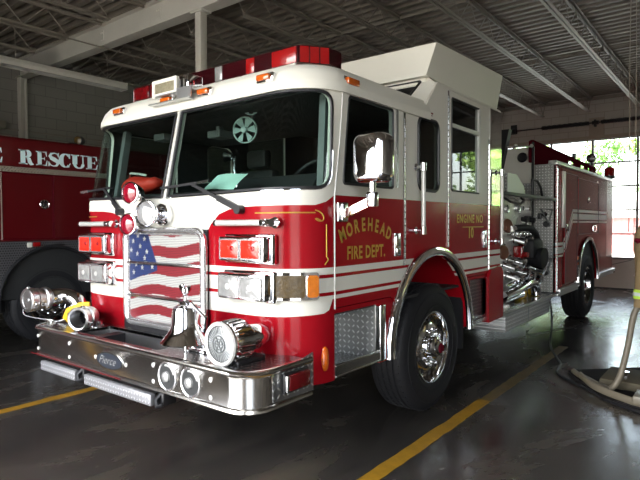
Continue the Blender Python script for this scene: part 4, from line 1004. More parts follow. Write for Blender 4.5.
# ================================================================== wheels, arches, steps
def make_wheel(rear):
    w = empty('wheel', (XR-.015, 1.754, .53)); w.parent = FE; w.matrix_parent_inverse = Matrix.Translation(-FE.location)
    tr = [(.292, -.055), (.300, -.012), (.325, .004), (.37, .012), (.42, .012), (.465, .004), (.495, -.012), (.516, -.026), (.527, -.045)]
    for g in (-.085, -.135, -.185, -.235): tr += [(.53, g+.012), (.518, g+.006), (.518, g-.006), (.53, g-.012)]
    tr += [(.527, -.275), (.51, -.30), (.46, -.315), (.38, -.32), (.30, -.30), (.292, -.26)]
    mb = MB().lathe(tr, (0, 0, 0), (1, 0, 0), 72); 
    for k in range(56):
        t = 2*pi*k/56
        for x, s in ((-.040, 1), (-.11, -1), (-.16, 1), (-.21, -1)): mb.bar((x, .5275*cos(t), .5275*sin(t)), (x-.03, .5275*cos(t+.025*s), .5275*sin(t+.025*s)), .012, .008, up=(0, cos(t), sin(t)))
    def put(mb, name, m, par, **k):
        mb.v = [(x+w.location.x, y+w.location.y, z+w.location.z) for x, y, z in mb.v]; o = mb.build(name, m, None, **k)
        o.data.transform(Matrix.Translation(-w.location)); o.location = w.location; return attach(o, par)
    ty = put(mb, 'tyre', M['rubber'], w, angle=30)
    mb = MB()
    for r in (.345, .455): mb.tube([(.013 if r < .4 else .008, r*cos(t), r*sin(t)) for t in [2*pi*i/60 for i in range(60)]], .004, 5, closed=True)
    put(mb, 'sidewall_rib', M['rubber'], ty)
    if not rear:
        rim = [(.292, -.05), (.302, -.02), (.298, -.006), (.286, -.006), (.276, -.03), (.268, -.09), (.255, -.10), (.245, -.08), (.215, -.045), (.185, -.03), (.10, -.028), (.095, -.02)]
        hub = [(.095, -.03), (.095, .02), (.082, .032), (.066, .036), (.064, .055), (.05, .062), (0, .064)]; nx = -.03
    else:
        rim = [(.292, -.05), (.302, -.02), (.298, -.006), (.286, -.006), (.276, -.03), (.262, -.10), (.250, -.16), (.225, -.175), (.17, -.17), (.12, -.165), (.115, -.16)]
        hub = [(.118, -.17), (.118, -.09), (.105, -.07), (.09, -.05), (.06, -.035), (0, -.03)]; nx = -.172
    rm = put(MB().lathe(rim, (0, 0, 0), (1, 0, 0), 56), 'rim', M['chrome'], w)
    for k in range(10): t = 2*pi*(k+.5)/10; put(MB().lathe([(.026, 0), (.022, .003), (0, .004)], (nx+(.0 if rear else -.012), .218*cos(t), .218*sin(t)), (1, 0, 0), 12), 'dark_hole_disc', M['black'], rm)  # black discs stand in for the shade in open hand holes
    hb = put(MB().lathe(hub, (0, 0, 0), (1, 0, 0), 32), 'hub', M['chrome'], w)
    put(MB().lathe([(.042, 0), (.036, .012), (0, .014)], (hub[-1][1], 0, 0), (1, 0, 0), 20), 'hub_cap', M['maroon'], hb)
    for k in range(10):
        t = 2*pi*k/10; put(MB().lathe([(.017, 0), (.017, .015), (.012, .034), (0, .038)], (nx, .148*cos(t), .148*sin(t)), (1, 0, 0), 10), 'lug_nut', M['chrome'], w)
    return w
wf = make_wheel(False); wr = make_wheel(True); wr.location = (XR-.015, 7.42, .53)
copy_part(wf, FE, (XL+.03, 1.754, .53), pi); copy_part(wr, FE, (XL+.03, 7.42, .53), pi)
def arch_trim(yc, zc, r0, r1, zb, name, mat):
    mb = MB(); P = [(yc-(r0+r1)/2, zb)]+[(yc-(r0+r1)/2*cos(radians(a)), zc+(r0+r1)/2*sin(radians(a))) for a in range(0, 181, 5)]+[(yc+(r0+r1)/2, zb)]
    hw = (r1-r0)/2; L = len(P); prf = [(-1, 0), (-1, .02), (-.8, .036), (0, .045), (.8, .036), (1, .02), (1, -.05), (.8, -.05), (.8, 0)]
    for i, p in enumerate(P):
        t = Vector(P[min(i+1, L-1)])-Vector(P[max(i-1, 0)]); t.normalize(); nv = Vector((-t.y, t.x))
        mb.v += [(XR+d, p[0]-0*nv.x+nv.x*q*hw, p[1]+nv.y*q*hw) for q, d in prf]
    m = len(prf)
    for i in range(L-1):
        for k in range(m): j = (k+1) % m; mb.f.append([i*m+k, i*m+j, (i+1)*m+j, (i+1)*m+k]); mb.m.append(0)
    mb.f.append(list(range(m))[::-1]); mb.m.append(0); mb.f.append([(L-1)*m+k for k in range(m)]); mb.m.append(0)
    return part(mb, name, mat, angle=40)
def arch_liner(yc, zc, r, zb, depth, mat):
    mb = MB(); P = [(yc-r, zb)]+[(yc-r*cos(radians(a)), zc+r*sin(radians(a))) for a in range(0, 181, 6)]+[(yc+r, zb)]
    for x in (XR-.02, XR-depth): mb.v += [(x, a, b) for a, b in P]
    n = len(P)
    for i in range(n-1): mb.f.append([i, i+1, n+i+1, n+i]); mb.m.append(0)
    return part(mb, 'wheel_well', mat, fixn=False)
arch_trim(1.72, .62, .675, .755, .585, 'wheel_arch_trim', M['chrome']); arch_liner(1.72, .62, .70, .60, .55, M['red'])
arch_trim(7.31, .60, .68, .745, .60, 'wheel_arch_trim', M['chrome']); arch_liner(7.31, .60, .70, .60, .6, M['black'])
# mud flap behind the front wheel
part(MB().box(XR-.30, XR-.03, 2.37, 2.395, .40, .90), 'mud_flap', M['rubber'])
M['plateDarkXZ'] = plate_mat('tread_plate_dull_front', (0, 2), (.42, .43, .46), .042, .3)
def step_well(y0, y1, z0, z1, dull=False):
    m = [M['plateDark'], M['plateDarkXZ']] if dull else [M['plateYZ'], M['plateXZ']]
    o = part(MB().box(XR-.36, XR-.345, y0, y1, z0, z1).box(XR-.35, XR-.03, y1-.012, y1+.004, z0, z1, 1).box(XR-.35, XR-.03, y0-.004, y0+.012, z0, z1, 1), 'step_well', m)
    MB().box(XR-.36, XR-.01, y0, y1, z0, z0+.012).box(XR-.014, XR+.004, y0, y1, z0-.0, z0+.065).build('tread', M['plateXY'] if not dull else M['plateDark'], o)
    MB().box(XR-.36, XR-.03, y0, y1, z1-.0, z1+.01).build('well_top', M['red'], o)
    MB().rbox(XR-.01, XR+.012, y0, y1, z0+.06, z0+.075, .003).rbox(XR-.01, XR+.012, y0, y1, z0-.006, z0+.008, .003).build('tread_edge', M['steel'], o)
step_well(.335, .87, .60, .998); o = part(MB().box(XR-.05, XR-.03, 2.47, 2.88, .60, 1.03), 'tread_panel', M['plateDark']); MB().rbox(XR-.04, XR+.012, 2.47, 2.88, .60, .635, .004).rbox(XR-.04, XR+.006, 2.47, 2.88, .655, .665, .003).build('panel_edge', M['satin'], o)
part(MB().rbox(XR-.32, XR+.012, .868, .945, .585, .99, .012), 'step_pillar', M['steel'])
part(MB().lathe([(.03, 0), (.028, .012), (.012, .022), (0, .024)], (XR, .292, .735), (1, -.25, 0), 16), 'corner_marker', M['orange']).scale = (1, 1, 1)
bpy.data.objects['corner_marker'].data.transform(Matrix.Translation((0, 0, .735)) @ Matrix.Diagonal((1, .8, 2.6, 1)) @ Matrix.Translation((0, 0, -.735)))
part(MB().prism(roundpoly([(2.88, .575), (3.285, .585), (3.285, 1.06), (3.22, 1.12), (2.94, 1.10), (2.88, 1.02)], [0, 0, .04, .08, .08, .02]), FX(XR), -.1, .03), 'lower_quarter_panel', M['red'])
part(MB().box(-.55, -.35, .3, 9.2, .50, .78).box(.35, .55, .3, 9.2, .50, .78).box(-1.0, 1.0, 1.68, 1.82, .44, .60).box(-.95, .95, 7.3, 7.54, .38, .68).box(-.34, .34, 2.2, 3.2, .55, 1.2), 'chassis', M['black'])

# ================================================================== pump area
PY0, PY1 = 3.275, 5.40; PX = .93
M['panelsteel'] = pmat('satin_panel_steel', (.80, .80, .75), .28, .35, 0, .08, 5., rvar=.1)
pump = part(MB().box(PX-.02, PX, PY0, PY1, .62, 1.88), 'pump_panel', M['panelsteel'], label='polished pump panel full of gauges and valves')
part(MB().box(-1.15, PX-.03, PY0+.01, PY1-.02, .62, 1.86).box(-1.2, -1.15, PY0, PY1, .6, 2.3), 'pump_house', M['black'])
dk = part(MB().box(-1.15, XR-.01, PY0+.04, PY1, 1.868, 1.90), 'crosslay_deck', M['plateXY'])
MB().rbox(XR-.012, XR+.004, PY0+.04, PY1, 1.862, 1.905, .004).build('deck_edge', M['black'], dk)
MB().prism([(3.82, 1.90), (4.46, 1.90), (4.40, 2.02), (4.14, 2.14), (3.82, 2.14)], FX(.0), .80, 1.12).build('hose_box', M['plateXZ'], dk)
MB().tube([(1.10, 4.80, 1.90), (1.10, 4.80, 2.12), (1.10, 5.02, 2.12), (1.10, 5.18, 2.04), (1.10, 5.25, 1.90)], .016, 8).build('black_rail', M['black'], dk)
MB().tube([(1.15, 3.55, 1.86), (1.22, 3.62, 1.80), (1.24, 3.9, 1.78), (1.22, 4.1, 1.83), (1.17, 4.15, 1.86)], .013, 8).build('hose_loop', M['black'], dk)
MB().cyl((PX+.02, 5.33, .64), (PX+.02, 5.33, 2.68), .016, 10).build('corner_post', M['dark'], dk)
# sill under the panel
part(MB().box(.55, XR-.02, PY0, PY1, .575, .60), 'running_board', M['plateXY'])
part(MB().rbox(XR-.03, XR+.012, PY0+.02, PY1+.06, .565, .60, .006), 'running_board_edge', M['brush'])
ub = part(MB().rbox(.80, XR-.02, 3.50, 5.22, .37, .56, .012), 'tool_box', M['plateBright'], label='silver tread plate box under the running board')
MB().box(XR-.022, XR-.012, 4.30, 4.31, .37, .56).build('lid_seam', M['grey'], ub)
PXs = FX(PX)
def gauge(y, z, r, m='black'):
    o = MB().lathe([(0, 0), (r, 0), (r, .03), (r*.85, .036), (0, .03)], (PX, y, z), (1, 0, 0), 20).build('gauge', M['chrome'], pump); MB().lathe([(r*.84, 0), (0, .003)], (PX+.034, y, z), (1, 0, 0), 20).build('dial', M[m], o)
for y, z, r in ((4.30, 1.74, .05), (4.72, 1.76, .06), (5.02, 1.58, .035), (4.2, 1.28, .04), (5.18, 1.76, .03), (4.9, 1.76, .03)): gauge(y, z, r)
def valve(y, z, r, L, cap='chrome', name='discharge_valve', x=PX):
    o = MB().lathe([(r*1.25, 0), (r*1.25, .02), (r, .03), (r, L*.6), (r*1.2, L*.62), (r*1.2, L*.9), (r*.9, L), (0, L)], (x, y, z), (1, -.1, -.25), 18).build(name, M['chrome'], pump)
    MB().lathe([(r*1.28, 0), (r*1.28, .04), (r*.5, .05), (0, .05)], Vector((x, y, z))+Vector((1, -.1, -.25)).normalized()*L*.92, (1, -.1, -.25), 18).build('cap', M[cap], o); return o
# dark instrument and knobs below it
MB().rbox(PX, PX+.06, 5.0, 5.19, 1.58, 1.66, .015).cyl((PX, 5.1, 1.62), (PX+.12, 5.1, 1.60), .035, 14).cyl((PX, 4.92, 1.62), (PX+.09, 4.90, 1.60), .03, 14).build('control_knobs', M['black'], pump)
MB().tube([(PX+.05, 4.5, 1.50), (PX+.08, 4.8, 1.505), (PX+.10, 5.0, 1.49), (PX+.10, 5.2, 1.42), (PX+.08, 5.35, 1.33)], .045, 14).build('black_hose', M['rubber'], pump); MB().cyl((PX+.05, 4.33, 1.495), (PX+.05, 4.56, 1.50), .040, 14).build('hose_end', M['chrome'], pump)
mb = MB().lathe([(.0, 0), (.13, 0), (.14, .02), (.14, .10), (.12, .12), (.12, .22), (.13, .24), (.13, .30), (0, .31)], (PX, 4.95, 1.13), (1, -.12, -.05), 24)
mb.rbox(PX, PX+.22, 4.74, 5.16, 1.10, 1.36, .05).build('suction_inlet', M['rubber'], pump)
MB().rbox(PX+.02, PX+.14, 4.52, 4.60, 1.10, 1.28, .02).cyl((PX+.1, 4.56, 1.17), (PX+.2, 4.55, 1.17), .035, 16).build('red_valve', M['redlens'], pump)
for y, z, r, L in ((4.40, 1.12, .05, .2), (4.55, .98, .055, .2), (4.78, .92, .05, .2), (5.0, .86, .06, .22), (4.32, .92, .045, .18), (5.22, .98, .055, .2), (4.6, 1.36, .04, .14), (4.85, 1.38, .04, .14), (5.2, 1.22, .045, .16), (4.2, 1.06, .04, .16)): valve(y, z, r, L)
for y in (4.38, 4.52, 4.66, 4.8, 4.94, 5.08): MB().cyl((PX, y, 1.42), (PX+.06, y, 1.42), .012, 8).rbox(PX+.05, PX+.09, y-.03, y+.03, 1.40, 1.45, .012).build('pull_handle', M['steel'], pump)
MB().tube(spline([(PX+.10, 3.95, .70), (PX+.14, 4.3, .74), (PX+.16, 4.6, .79), (PX+.17, 4.85, .79), (PX+.17, 4.98, .72), (PX+.17, 5.0, .62)], 6), .062, 16).build('suction_pipe', M['chrome'], pump)
MB().cyl((PX+.1, 4.1, .66), (PX+.14, 4.5, .68), .045, 14).cyl((PX+.12, 4.0, .82), (PX+.12, 4.5, .86), .03, 12).build('drain_pipe', M['chrome'], pump)
for y in (4.72, 5.27): MB().rbox(PX+.02, PX+.12, y-.15, y+.08, .60, .70, .02).build('wheel_chock', M['yellow'], pump)
for y, z in ((4.32, 1.53), (4.18, 1.21)): MB().lathe([(0, 0), (.085, 0), (.09, .02), (.08, .035), (0, .04)], (PX+.01, y, z), (1, -.25, .1), 22).build('knob', M['brown'], pump, label='round brown knob')
# ================================================================== rear body
BY0, BY1 = 5.40, 9.42; BZT = 2.39
bodyf = part(MB().box(.40, XR-.005, BY0, BY0+.02, .62, 2.37), 'body_front_plate', M['plateXZ'], label='tread plate front wall of the rear body')
for x, z in ((1.14, 1.66), (1.13, 1.0)):
    mb = MB().tube([(x-.085, BY0-.06, z+.10), (x+.07, BY0-.07, z+.085), (x+.02, BY0-.07, z-.09)], .017, 8, closed=True); h_ = mb.build('loop_handle', M['grey'], bodyf, label='dark triangular loop handle')
    MB().cyl((x-.04, BY0, z), (x-.03, BY0-.07, z+.02), .034, 12).build('stem', M['chrome'], h_); MB().cyl((x-.01, BY0, z-.11), (x-.01, BY0-.08, z-.11), .042, 14).build('outlet', M['black'], h_); MB().rbox(x-.13, x-.08, BY0-.06, BY0, z-.04, z+.04, .012).build('latch', M['black'], h_)
MB().box(.40, .95, BY0-.016, BY0-.004, 2.12, 2.62).build('white_sheet', M['white'], bodyf); MB().lathe([(0, 0), (.06, 0), (.07, .04), (.05, .06), (0, .05)], (.80, BY0-.016, 2.48), (0, -1, 0), 20).build('dark_lamp', M['black'], bodyf)
part(MB().prism([(2.34, -.07), (2.86, .0), (2.86, .13), (2.34, .02)], lambda a, b, d: (.55+b, BY0-.25+d, a), 0, .12), 'black_stack', M['black'])
mb = MB().tube([(.97, 5.2, 2.60), (.78, 5.22, 2.62), (.60, 5.22, 2.63)], .008, 6).sphere((.97, 5.2, 2.61), .025).sphere((.75, 5.22, 2.635), .025); part(mb, 'grab_wire', M['lightmetal'])
def lift(y): return 0 if y < 5.78 else (.475 if y > 6.25 else .475*(y-5.78)/.47)
def blivery(y, z):
    q = z-lift(y)
    if y > 8.85 and z > .95: return 2
    for a, b in BAND:
        if b < q < a: return 0
    return 1
yy = [5.40, 5.78, 6.25, 8.85]; bl = [[(y, z+lift(y)) for y in yy] for ab in BAND for z in ab]+[[(8.85, .6), (8.85, 2.4)], [(8.85, .95), (9.42, .95)]]
bh = [(7.31-.70, .60)]+[(7.31-.70*cos(radians(a)), .60+.70*sin(radians(a))) for a in range(0, 181, 6)]+[(7.31+.70, .60)]
side_out = [(BY0, .62)]+[(7.31-.70, .62)]+bh[1:-1]+[(7.31+.70, .62), (9.42, .66), (9.42, BZT-.03), (BY0, BZT-.03)]
M['stripe'] = pmat('reflective_stripe', (.85, .85, .82), .35, spec=.2)
body_m = [M['stripe'], M['red'], M['steel'], M['dark']]
bs = panel('body_side', body_m, side_out, FX(XR), (), bl, (), .03, blivery, 3, FE, step=.15)
part(MB().box(XL, XR-.035, BY0+.02, 9.40, .78, 2.35).box(XL, XR-.035, BY0+.02, 6.55, .60, .80), 'body_core', M['dark'])
def cdoor(y0, y1, z0, z1, handle, hz):
    o = panel('compartment_door', body_m, rrect(y0, y1, z0, z1, .02), FX(XR), (), [[(a, z+lift(a)) for a in [y0]+[v for v in (5.78, 6.25) if y0 < v < y1]+[y1]] for ab in BAND for z in ab], (), .015, blivery, 3, FE, off=.018, step=.2)
    MB().tube([(XR+.019, a, b) for a, b in densify(rrect(y0-.008, y1+.008, z0-.008, z1+.008, .02), .2)], .006, 5, closed=True).build('door_seal', M['black'], o)
    q = MB().lathe([(.055, 0), (.055, .006), (.04, .012), (0, .008)], (XR+.018, handle, hz), (1, 0, 0), 20).build('latch_dish', M['chrome'], o); MB().tube([(XR+.03, handle-.03, hz-.03), (XR+.045, handle, hz-.05), (XR+.03, handle+.03, hz-.03), (XR+.03, handle, hz+.035)], .006, 6, closed=True).build('d_ring', M['chrome'], q)
    return o
cdoor(5.84, 6.52, .70, 2.27, 5.93, 1.50); cdoor(6.62, 8.02, 1.40, 2.24, 7.3, 1.94)
cdoor(5.47, 5.80, .70, 2.27, 5.74, 1.50) if False else None
part(MB().rbox(XR+.0, XR+.03, 5.68, 5.80, 1.50, 2.29, .008), 'door_trim', M['lightmetal'])
for y, z0, z1 in ((6.57, 1.56, 2.24), (5.44, .66, 2.34), (8.07, 1.4, 2.3)): hinge(y, z0, z1, bs)
part(MB().rbox(XR-.10, XR+.03, BY0-.02, 9.42, BZT-.035, BZT, .008).box(XR-.10, XR+.0, BY0, 9.42, BZT, BZT+.025), 'body_top_rail', M['brush'])
part(MB().rbox(XR-.04, XR+.05, 5.46, 6.60, .61, .66, .008).rbox(XR-.04, XR+.02, 5.46, 6.60, .55, .60, .008), 'rub_rail', M['brush']); part(MB().rbox(XR-.04, XR+.05, 8.06, 9.44, .64, .69, .008).rbox(XR-.04, XR+.02, 8.06, 9.44, .585, .63, .008), 'rub_rail', M['brush'])
o = part(MB().rbox(XR, XR+.035, 7.60, 7.78, 1.41, 1.53, .01), 'side_marker', M['chrome']); MB().rbox(XR+.03, XR+.05, 7.62, 7.76, 1.43, 1.515, .01).build('lens', M['redlens'], o)
part(MB().lathe([(.035, 0), (.03, .02), (0, .03)], (XR+.01, 6.57, 1.03), (1, 0, 0), 16), 'amber_marker', M['orange'])
part(MB().box(XL, XR-.02, 9.38, 9.42, .62, 2.36), 'rear_panel', M['red']); part(MB().box(XL, XR, 9.42, 9.75, .58, .62), 'rear_step', M['plateXY'])
# hose bed wall with cut-outs, lamps
hb = [(5.30, 2.40), (9.45, 2.40), (9.45, 2.66), (5.40, 2.72), (5.30, 2.69)]
cut = [rrect(a, b, 2.46, 2.61, .02) for a, b in ((7.35, 7.75), (8.2, 8.55), (8.75, 8.98), (9.15, 9.35))]
hbo = panel('hose_bed_wall', [M['maroon']], hb, FX(.93), cut, thick=.03, parent=FE, step=.3)
MB().rbox(.89, .94, 5.28, 9.47, 2.70, 2.725, .008).build('cap_rail', M['dark'], hbo) if False else None
part(MB().box(XL+.3, .90, 5.45, 9.4, 2.36, 2.44), 'hose_bed_cover', M['maroon'])
bc = part(MB().lathe([(0, 0), (.10, 0), (.10, .05), (.085, .06)], (1.18, 9.38, 2.42), (0, 0, 1), 20), 'beacon', M['black'], label='rotating beacon with a red dome'); MB().lathe([(.095, 0), (.095, .12), (.08, .15), (.04, .17), (0, .172)], (1.18, 9.38, 2.475), (0, 0, 1), 20).build('red_dome', M['redlens'], bc)
wl = part(MB().sphere((.93, 9.05, 2.80), .095, sc=(.8, .8, 1)).cyl((.93, 9.05, 2.65), (.93, 9.05, 2.76), .02, 8), 'work_light', M['black']); MB().lathe([(.08, 0), (0, .01)], (.93, 8.975, 2.80), (0, -1, 0), 18).build('lens', M['darkredlens'], wl)
part(MB().rbox(.90, .95, 7.66, 7.76, 2.68, 2.76, .01).cyl((.93, 7.7, 2.65), (.93, 7.7, 2.70), .012, 8), 'rail_lamp', M['black'])
# ================================================================== RESCUE TRUCK beside it
RX = -4.0
RT = tag(empty('rescue_truck', (-5.2, 1.1, 0)), 'dark red rescue truck with pale blue RESCUE lettering parked at far left', 'rescue truck')
rp = lambda mb, name, m, par=None, **k: mb.build(name, m, par or RT, **k)
SR = FX(RX)
RY0, RY1 = -2.6, 3.4
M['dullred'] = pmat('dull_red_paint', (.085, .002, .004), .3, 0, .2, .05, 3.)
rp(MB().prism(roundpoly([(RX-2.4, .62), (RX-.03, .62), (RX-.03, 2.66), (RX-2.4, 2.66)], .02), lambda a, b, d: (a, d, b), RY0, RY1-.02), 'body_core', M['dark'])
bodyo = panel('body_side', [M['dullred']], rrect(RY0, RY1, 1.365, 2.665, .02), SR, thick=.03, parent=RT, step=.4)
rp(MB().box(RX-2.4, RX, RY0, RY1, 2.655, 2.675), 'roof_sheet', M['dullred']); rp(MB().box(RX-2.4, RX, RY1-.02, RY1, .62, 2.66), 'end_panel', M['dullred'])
M['skirt'] = perf_mat('pierced_skirt', (.16, .16, .17), .4, .6, .03, (1, 2))
WY, WZ = 1.13, .60
sk = panel('wheel_skirt', [M['skirt']], [(.52, .50), (.52, 1.36), (2.1, 1.36), (2.1, .50), (WY+.69, .50)]+[(WY+.69*cos(radians(a)), WZ+.69*sin(radians(a))) for a in range(0, 181, 6)]+[(WY-.61, .50)] if False else [(.42, .50), (.42, 1.36), (2.1, 1.36), (2.1, .50), (WY+.68, .50)]+[(WY+.68*cos(radians(a)), WZ+.68*sin(radians(a))) for a in range(0, 181, 6)]+[(WY-.68, .50)], SR, thick=.03, parent=RT, step=.15)
mb = MB().tube([(RX+.01, WY+.68, .50)]+[(RX+.01, WY+.68*cos(radians(a)), WZ+.68*sin(radians(a))) for a in range(0, 181, 5)]+[(RX+.01, WY-.68, .50)], .022, 8); rp(mb, 'wheel_arch_rim', M['rubber'])
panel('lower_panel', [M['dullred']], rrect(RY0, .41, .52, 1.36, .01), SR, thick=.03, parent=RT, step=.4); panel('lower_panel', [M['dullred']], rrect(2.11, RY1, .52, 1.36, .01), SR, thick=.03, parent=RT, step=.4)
mb = MB(); P = [(WY-.66, .5)]+[(WY-.66*cos(radians(a)), WZ+.66*sin(radians(a))) for a in range(0, 181, 8)]+[(WY+.66, .5)]; n = len(P)
for x in (RX-.02, RX-.9): mb.v += [(x, a, b) for a, b in P]
for i in range(n-1): mb.f.append([i, i+1, n+i+1, n+i]); mb.m.append(0)
rp(mb, 'wheel_well', M['black'], fixn=False)
# its wheel: the front wheel's shapes at this truck's size
copy_part(wf, RT, (RX-.04, WY, .53))
rp(MB().box(RX-2.2, RX-.2, RY0+.2, RY1-.1, .45, .75).box(RX-2.1, RX-.2, WY-.08, WY+.08, .44, .62), 'chassis', M['black'])
for y0, y1 in ((-1.2, .485), (.50, 1.13), (1.145, 2.1), (2.12, 3.35)):
    o = panel('compartment_door', [M['dullred']], rrect(y0+.006, y1-.006, 1.40, 2.215, .015), SR, thick=.02, parent=RT, off=.014, step=.4)
    MB().tube([(RX+.013, a, b) for a, b in densify(rrect(y0, y1, 1.394, 2.221, .015), .3)], .005, 5, closed=True).build('door_seal', M['maroon'], o)
    if y0 > .4 and y1 < 1.5: q = MB().lathe([(.06, 0), (.062, .008), (.05, .014), (.03, .006), (0, .010)], (RX+.013, 1.02, 1.84), (1, 0, 0), 22).build('latch', M['chrome'], o); MB().tube([(RX+.03, .985, 1.86), (RX+.045, 1.02, 1.81), (RX+.03, 1.055, 1.86)], .007, 6, closed=True).build('d_ring', M['black'], q)
rp(MB().box(RX, RX+.02, .488, .502, 1.39, 2.22), 'bright_edge', M['trimpaint'])
# rope-like moulding under the sign panel
mb = MB().rbox(RX, RX+.03, RY0, RY1, 2.235, 2.245, .004).rbox(RX, RX+.03, RY0, RY1, 2.292, 2.302, .004); 
for i in range(150): y = RY0+.04*i; mb.bar((RX+.012, y, 2.247), (RX+.012, y+.05, 2.291), .02, .018, up=(1, 0, 0))
rp(mb, 'moulding', M['trimpaint'])
# lettering: heavy slab letters, thick stems and thin arms
def vstroke(pts, ws):
    P = [Vector(p) for p in pts]; Lf, Rt = [], []
    for i, p in enumerate(P):
        t = (P[min(i+1, len(P)-1)]-P[max(i-1, 0)]).normalized(); nv = Vector((-t.y, t.x)); Lf.append(tuple(p+nv*ws[i]/2)); Rt.append(tuple(p-nv*ws[i]/2))
    return Lf+Rt[::-1]
def R4(x0, x1, y0, y1): return [(x0, y0), (x1, y0), (x1, y1), (x0, y1)]
def arcw(cx, cy, rx, ry, a0, a1, thin, thick, n=18, ph=0.):
    pts, ws = [], []
    for i in range(n+1):
        a = radians(a0+(a1-a0)*i/n); pts.append((cx+rx*cos(a), cy+ry*sin(a))); ws.append(thin+(thick-thin)*abs(cos(a+ph))**1.2)
    return vstroke(pts, ws)
def glyph(ch):
    if ch == 'E': return [R4(.12, .42, 0, 1), R4(0, .55, 0, .075), R4(0, .55, .925, 1), [(.42, .925), (.80, .925), (.80, 1), (.42, 1)], [(.80, 1), (.70, .93), (.78, .66), (.82, .66)], R4(.42, .62, .47, .53), [(.66, .36), (.66, .64), (.60, .53), (.60, .47)], [(.42, 0), (.82, 0), (.82, .075), (.42, .075)], [(.82, 0), (.86, .38), (.82, .38), (.71, .07)]]
    if ch == 'R': return [R4(.12, .42, 0, 1), R4(0, .55, 0, .075), R4(0, .45, .925, 1), arcw(.44, .74, .23, .225, 95, -95, .07, .28), R4(.40, .5, .925, 1), R4(.40, .5, .485, .545), vstroke([(.52, .52), (.64, .40), (.70, .18), (.80, .04), (.95, .03)], [.06, .24, .26, .22, .05])]
    if ch == 'S': return [vstroke([(.72, .74), (.62, .92), (.42, .965), (.22, .90), (.14, .74), (.24, .60), (.44, .50), (.62, .40), (.68, .24), (.58, .08), (.38, .035), (.20, .08), (.06, .28)], [.05, .07, .07, .15, .22, .28, .30, .28, .22, .14, .07, .07, .05]), [(.70, .68), (.76, .68), (.76, 1), (.71, 1), (.66, .9)], [(.02, 0), (.07, 0), (.12, .1), (.08, .33), (.02, .33)]]
    if ch == 'C': return [arcw(.46, .5, .32, .465, 52, 308, .07, .32, 26), [(.70, .66), (.76, .66), (.76, 1), (.71, 1), (.60, .90)], vstroke([(.66, .13), (.78, .32)], [.07, .05])]
    if ch == 'U': return [R4(.10, .40, .3, 1), R4(0, .52, .925, 1), R4(.74, .81, .3, 1), R4(.62, .93, .925, 1), arcw(.505, .33, .27, .30, 180, 360, .09, .19, 18)]
def rescue_word(y, z, h, parent):
    for ch, w, yy in y:
        mb = MB()
        for poly in glyph(ch): mb.prism(poly, lambda a, b, d, yy=yy, w=w: (RX+d, yy+a*w, z+b*h), .0, .006)
        mb.build('letter', M['lettering'], parent)
M['lettering'] = pmat('pale_blue_reflective', (.74, .95, 1.0), .35, 0, 0, .04, 5.)  # very pale cyan base stands in for the glow of retroreflective letters
sgn = rp(MB().box(RX-.001, RX+.0005, .3, 2.1, 2.31, 2.56), 'sign_panel', M['dullred'])
rescue_word([('E', .19, .36), ('R', .195, .715), ('E', .17, .93), ('S', .19, 1.085), ('C', .20, 1.23), ('U', .22, 1.395), ('E', .20, 1.61)], 2.345, .185, sgn)
o = rp(MB().rbox(RX+.03, RX+.06, .78, .84, 1.28, 1.345, .01), 'marker_lamp', M['white']); MB().rbox(RX+.03, RX+.055, .85, .95, 1.29, 1.35, .01).build('red_lens', M['redlens'], o)
rp(MB().prism([(1.20+.09*cos(t), 1.305+.016*sin(t)) for t in [2*pi*i/24 for i in range(24)]], SR, 0, .03), 'oval_handle', M['black'])
rl = rp(MB().lathe([(0, 0), (.05, .01), (.07, .07), (.06, .12), (0, .12)], (RX-.10, 1.62, 2.74), (.5, -.86, 0), 18).cyl((RX-.10, 1.60, 2.67), (RX-.10, 1.60, 2.74), .02, 10).rbox(RX-.16, RX-.04, 1.40, 1.55, 2.675, 2.70, .01), 'roof_lamp', M['black']); MB().lathe([(.055, 0), (0, .02)], Vector((RX-.10, 1.62, 2.74))+Vector((.5, -.86, 0))*.12, (.5, -.86, 0), 16).build('lens', M['olens'], rl)

# ================================================================== right-hand side: gear rack and coat, charging cable
M['tan'] = pmat('tan_enamel', (.17, .145, .105), .45, 0, .2, .06, 8.)
M['blackmat'] = pmat('black_rubber_mat', (.020, .018, .018), .85, 0, 0, .2, 8., spec=.15)
tag(MB().prism(roundpoly([(1.80, 3.64), (2.45, 4.28), (3.6, 4.0), (3.9, 3.3), (2.9, 2.72), (2.3, 2.86)], .12), FZ(0), .001, .025).build('floor_mat', M['blackmat']), 'black rubber mat under the tan gear rack on the floor', 'mat')
M['olive'] = pmat('olive_brown_canvas', (.085, .070, .042), .8)
rk = tag(empty('gear_rack', (2.6, 3.1, 0)), 'tan bent tube gear rack standing on a black mat at the right edge', 'rack')
P = spline([(1.90, 3.54, .055), (1.98, 3.42, .05), (2.09, 3.31, .05), (2.24, 3.12, .055), (2.33, 3.04, .075), (2.40, 3.04, .20), (2.455, 3.05, .46), (2.50, 3.05, .75), (2.56, 3.05, .95), (2.62, 3.05, 1.7)], 6)
MB().tube(P, .026, 12).build('bent_upright', M['tan'], rk)
MB().tube(spline([(2.02, 3.30, .085), (2.07, 3.20, .085), (2.20, 3.02, .07), (2.40, 2.88, .06), (2.60, 2.78, .06), (3.0, 2.75, .06)], 6), (.034, .018), 12, flat=(0, 0, 1)).build('flat_foot', M['tan'], rk)
MB().rbox(2.54, 2.80, 2.74, 2.98, .05, .12, .01).build('foot_block', M['tan'], rk)
MB().rbox(2.20, 3.3, 3.20, 3.75, .026, .11, .02).build('tray', M['olive'], rk)
MB().tube(spline([(3.3, 3.5, .055), (3.2, 3.3, .05), (3.0, 3.1, .08), (2.95, 3.05, .4), (2.95, 3.05, 1.7)], 6), .026, 12).tube([(2.62, 3.05, 1.70), (3.0, 3.05, 1.70)], .02, 10).build('rear_upright', M['tan'], rk)
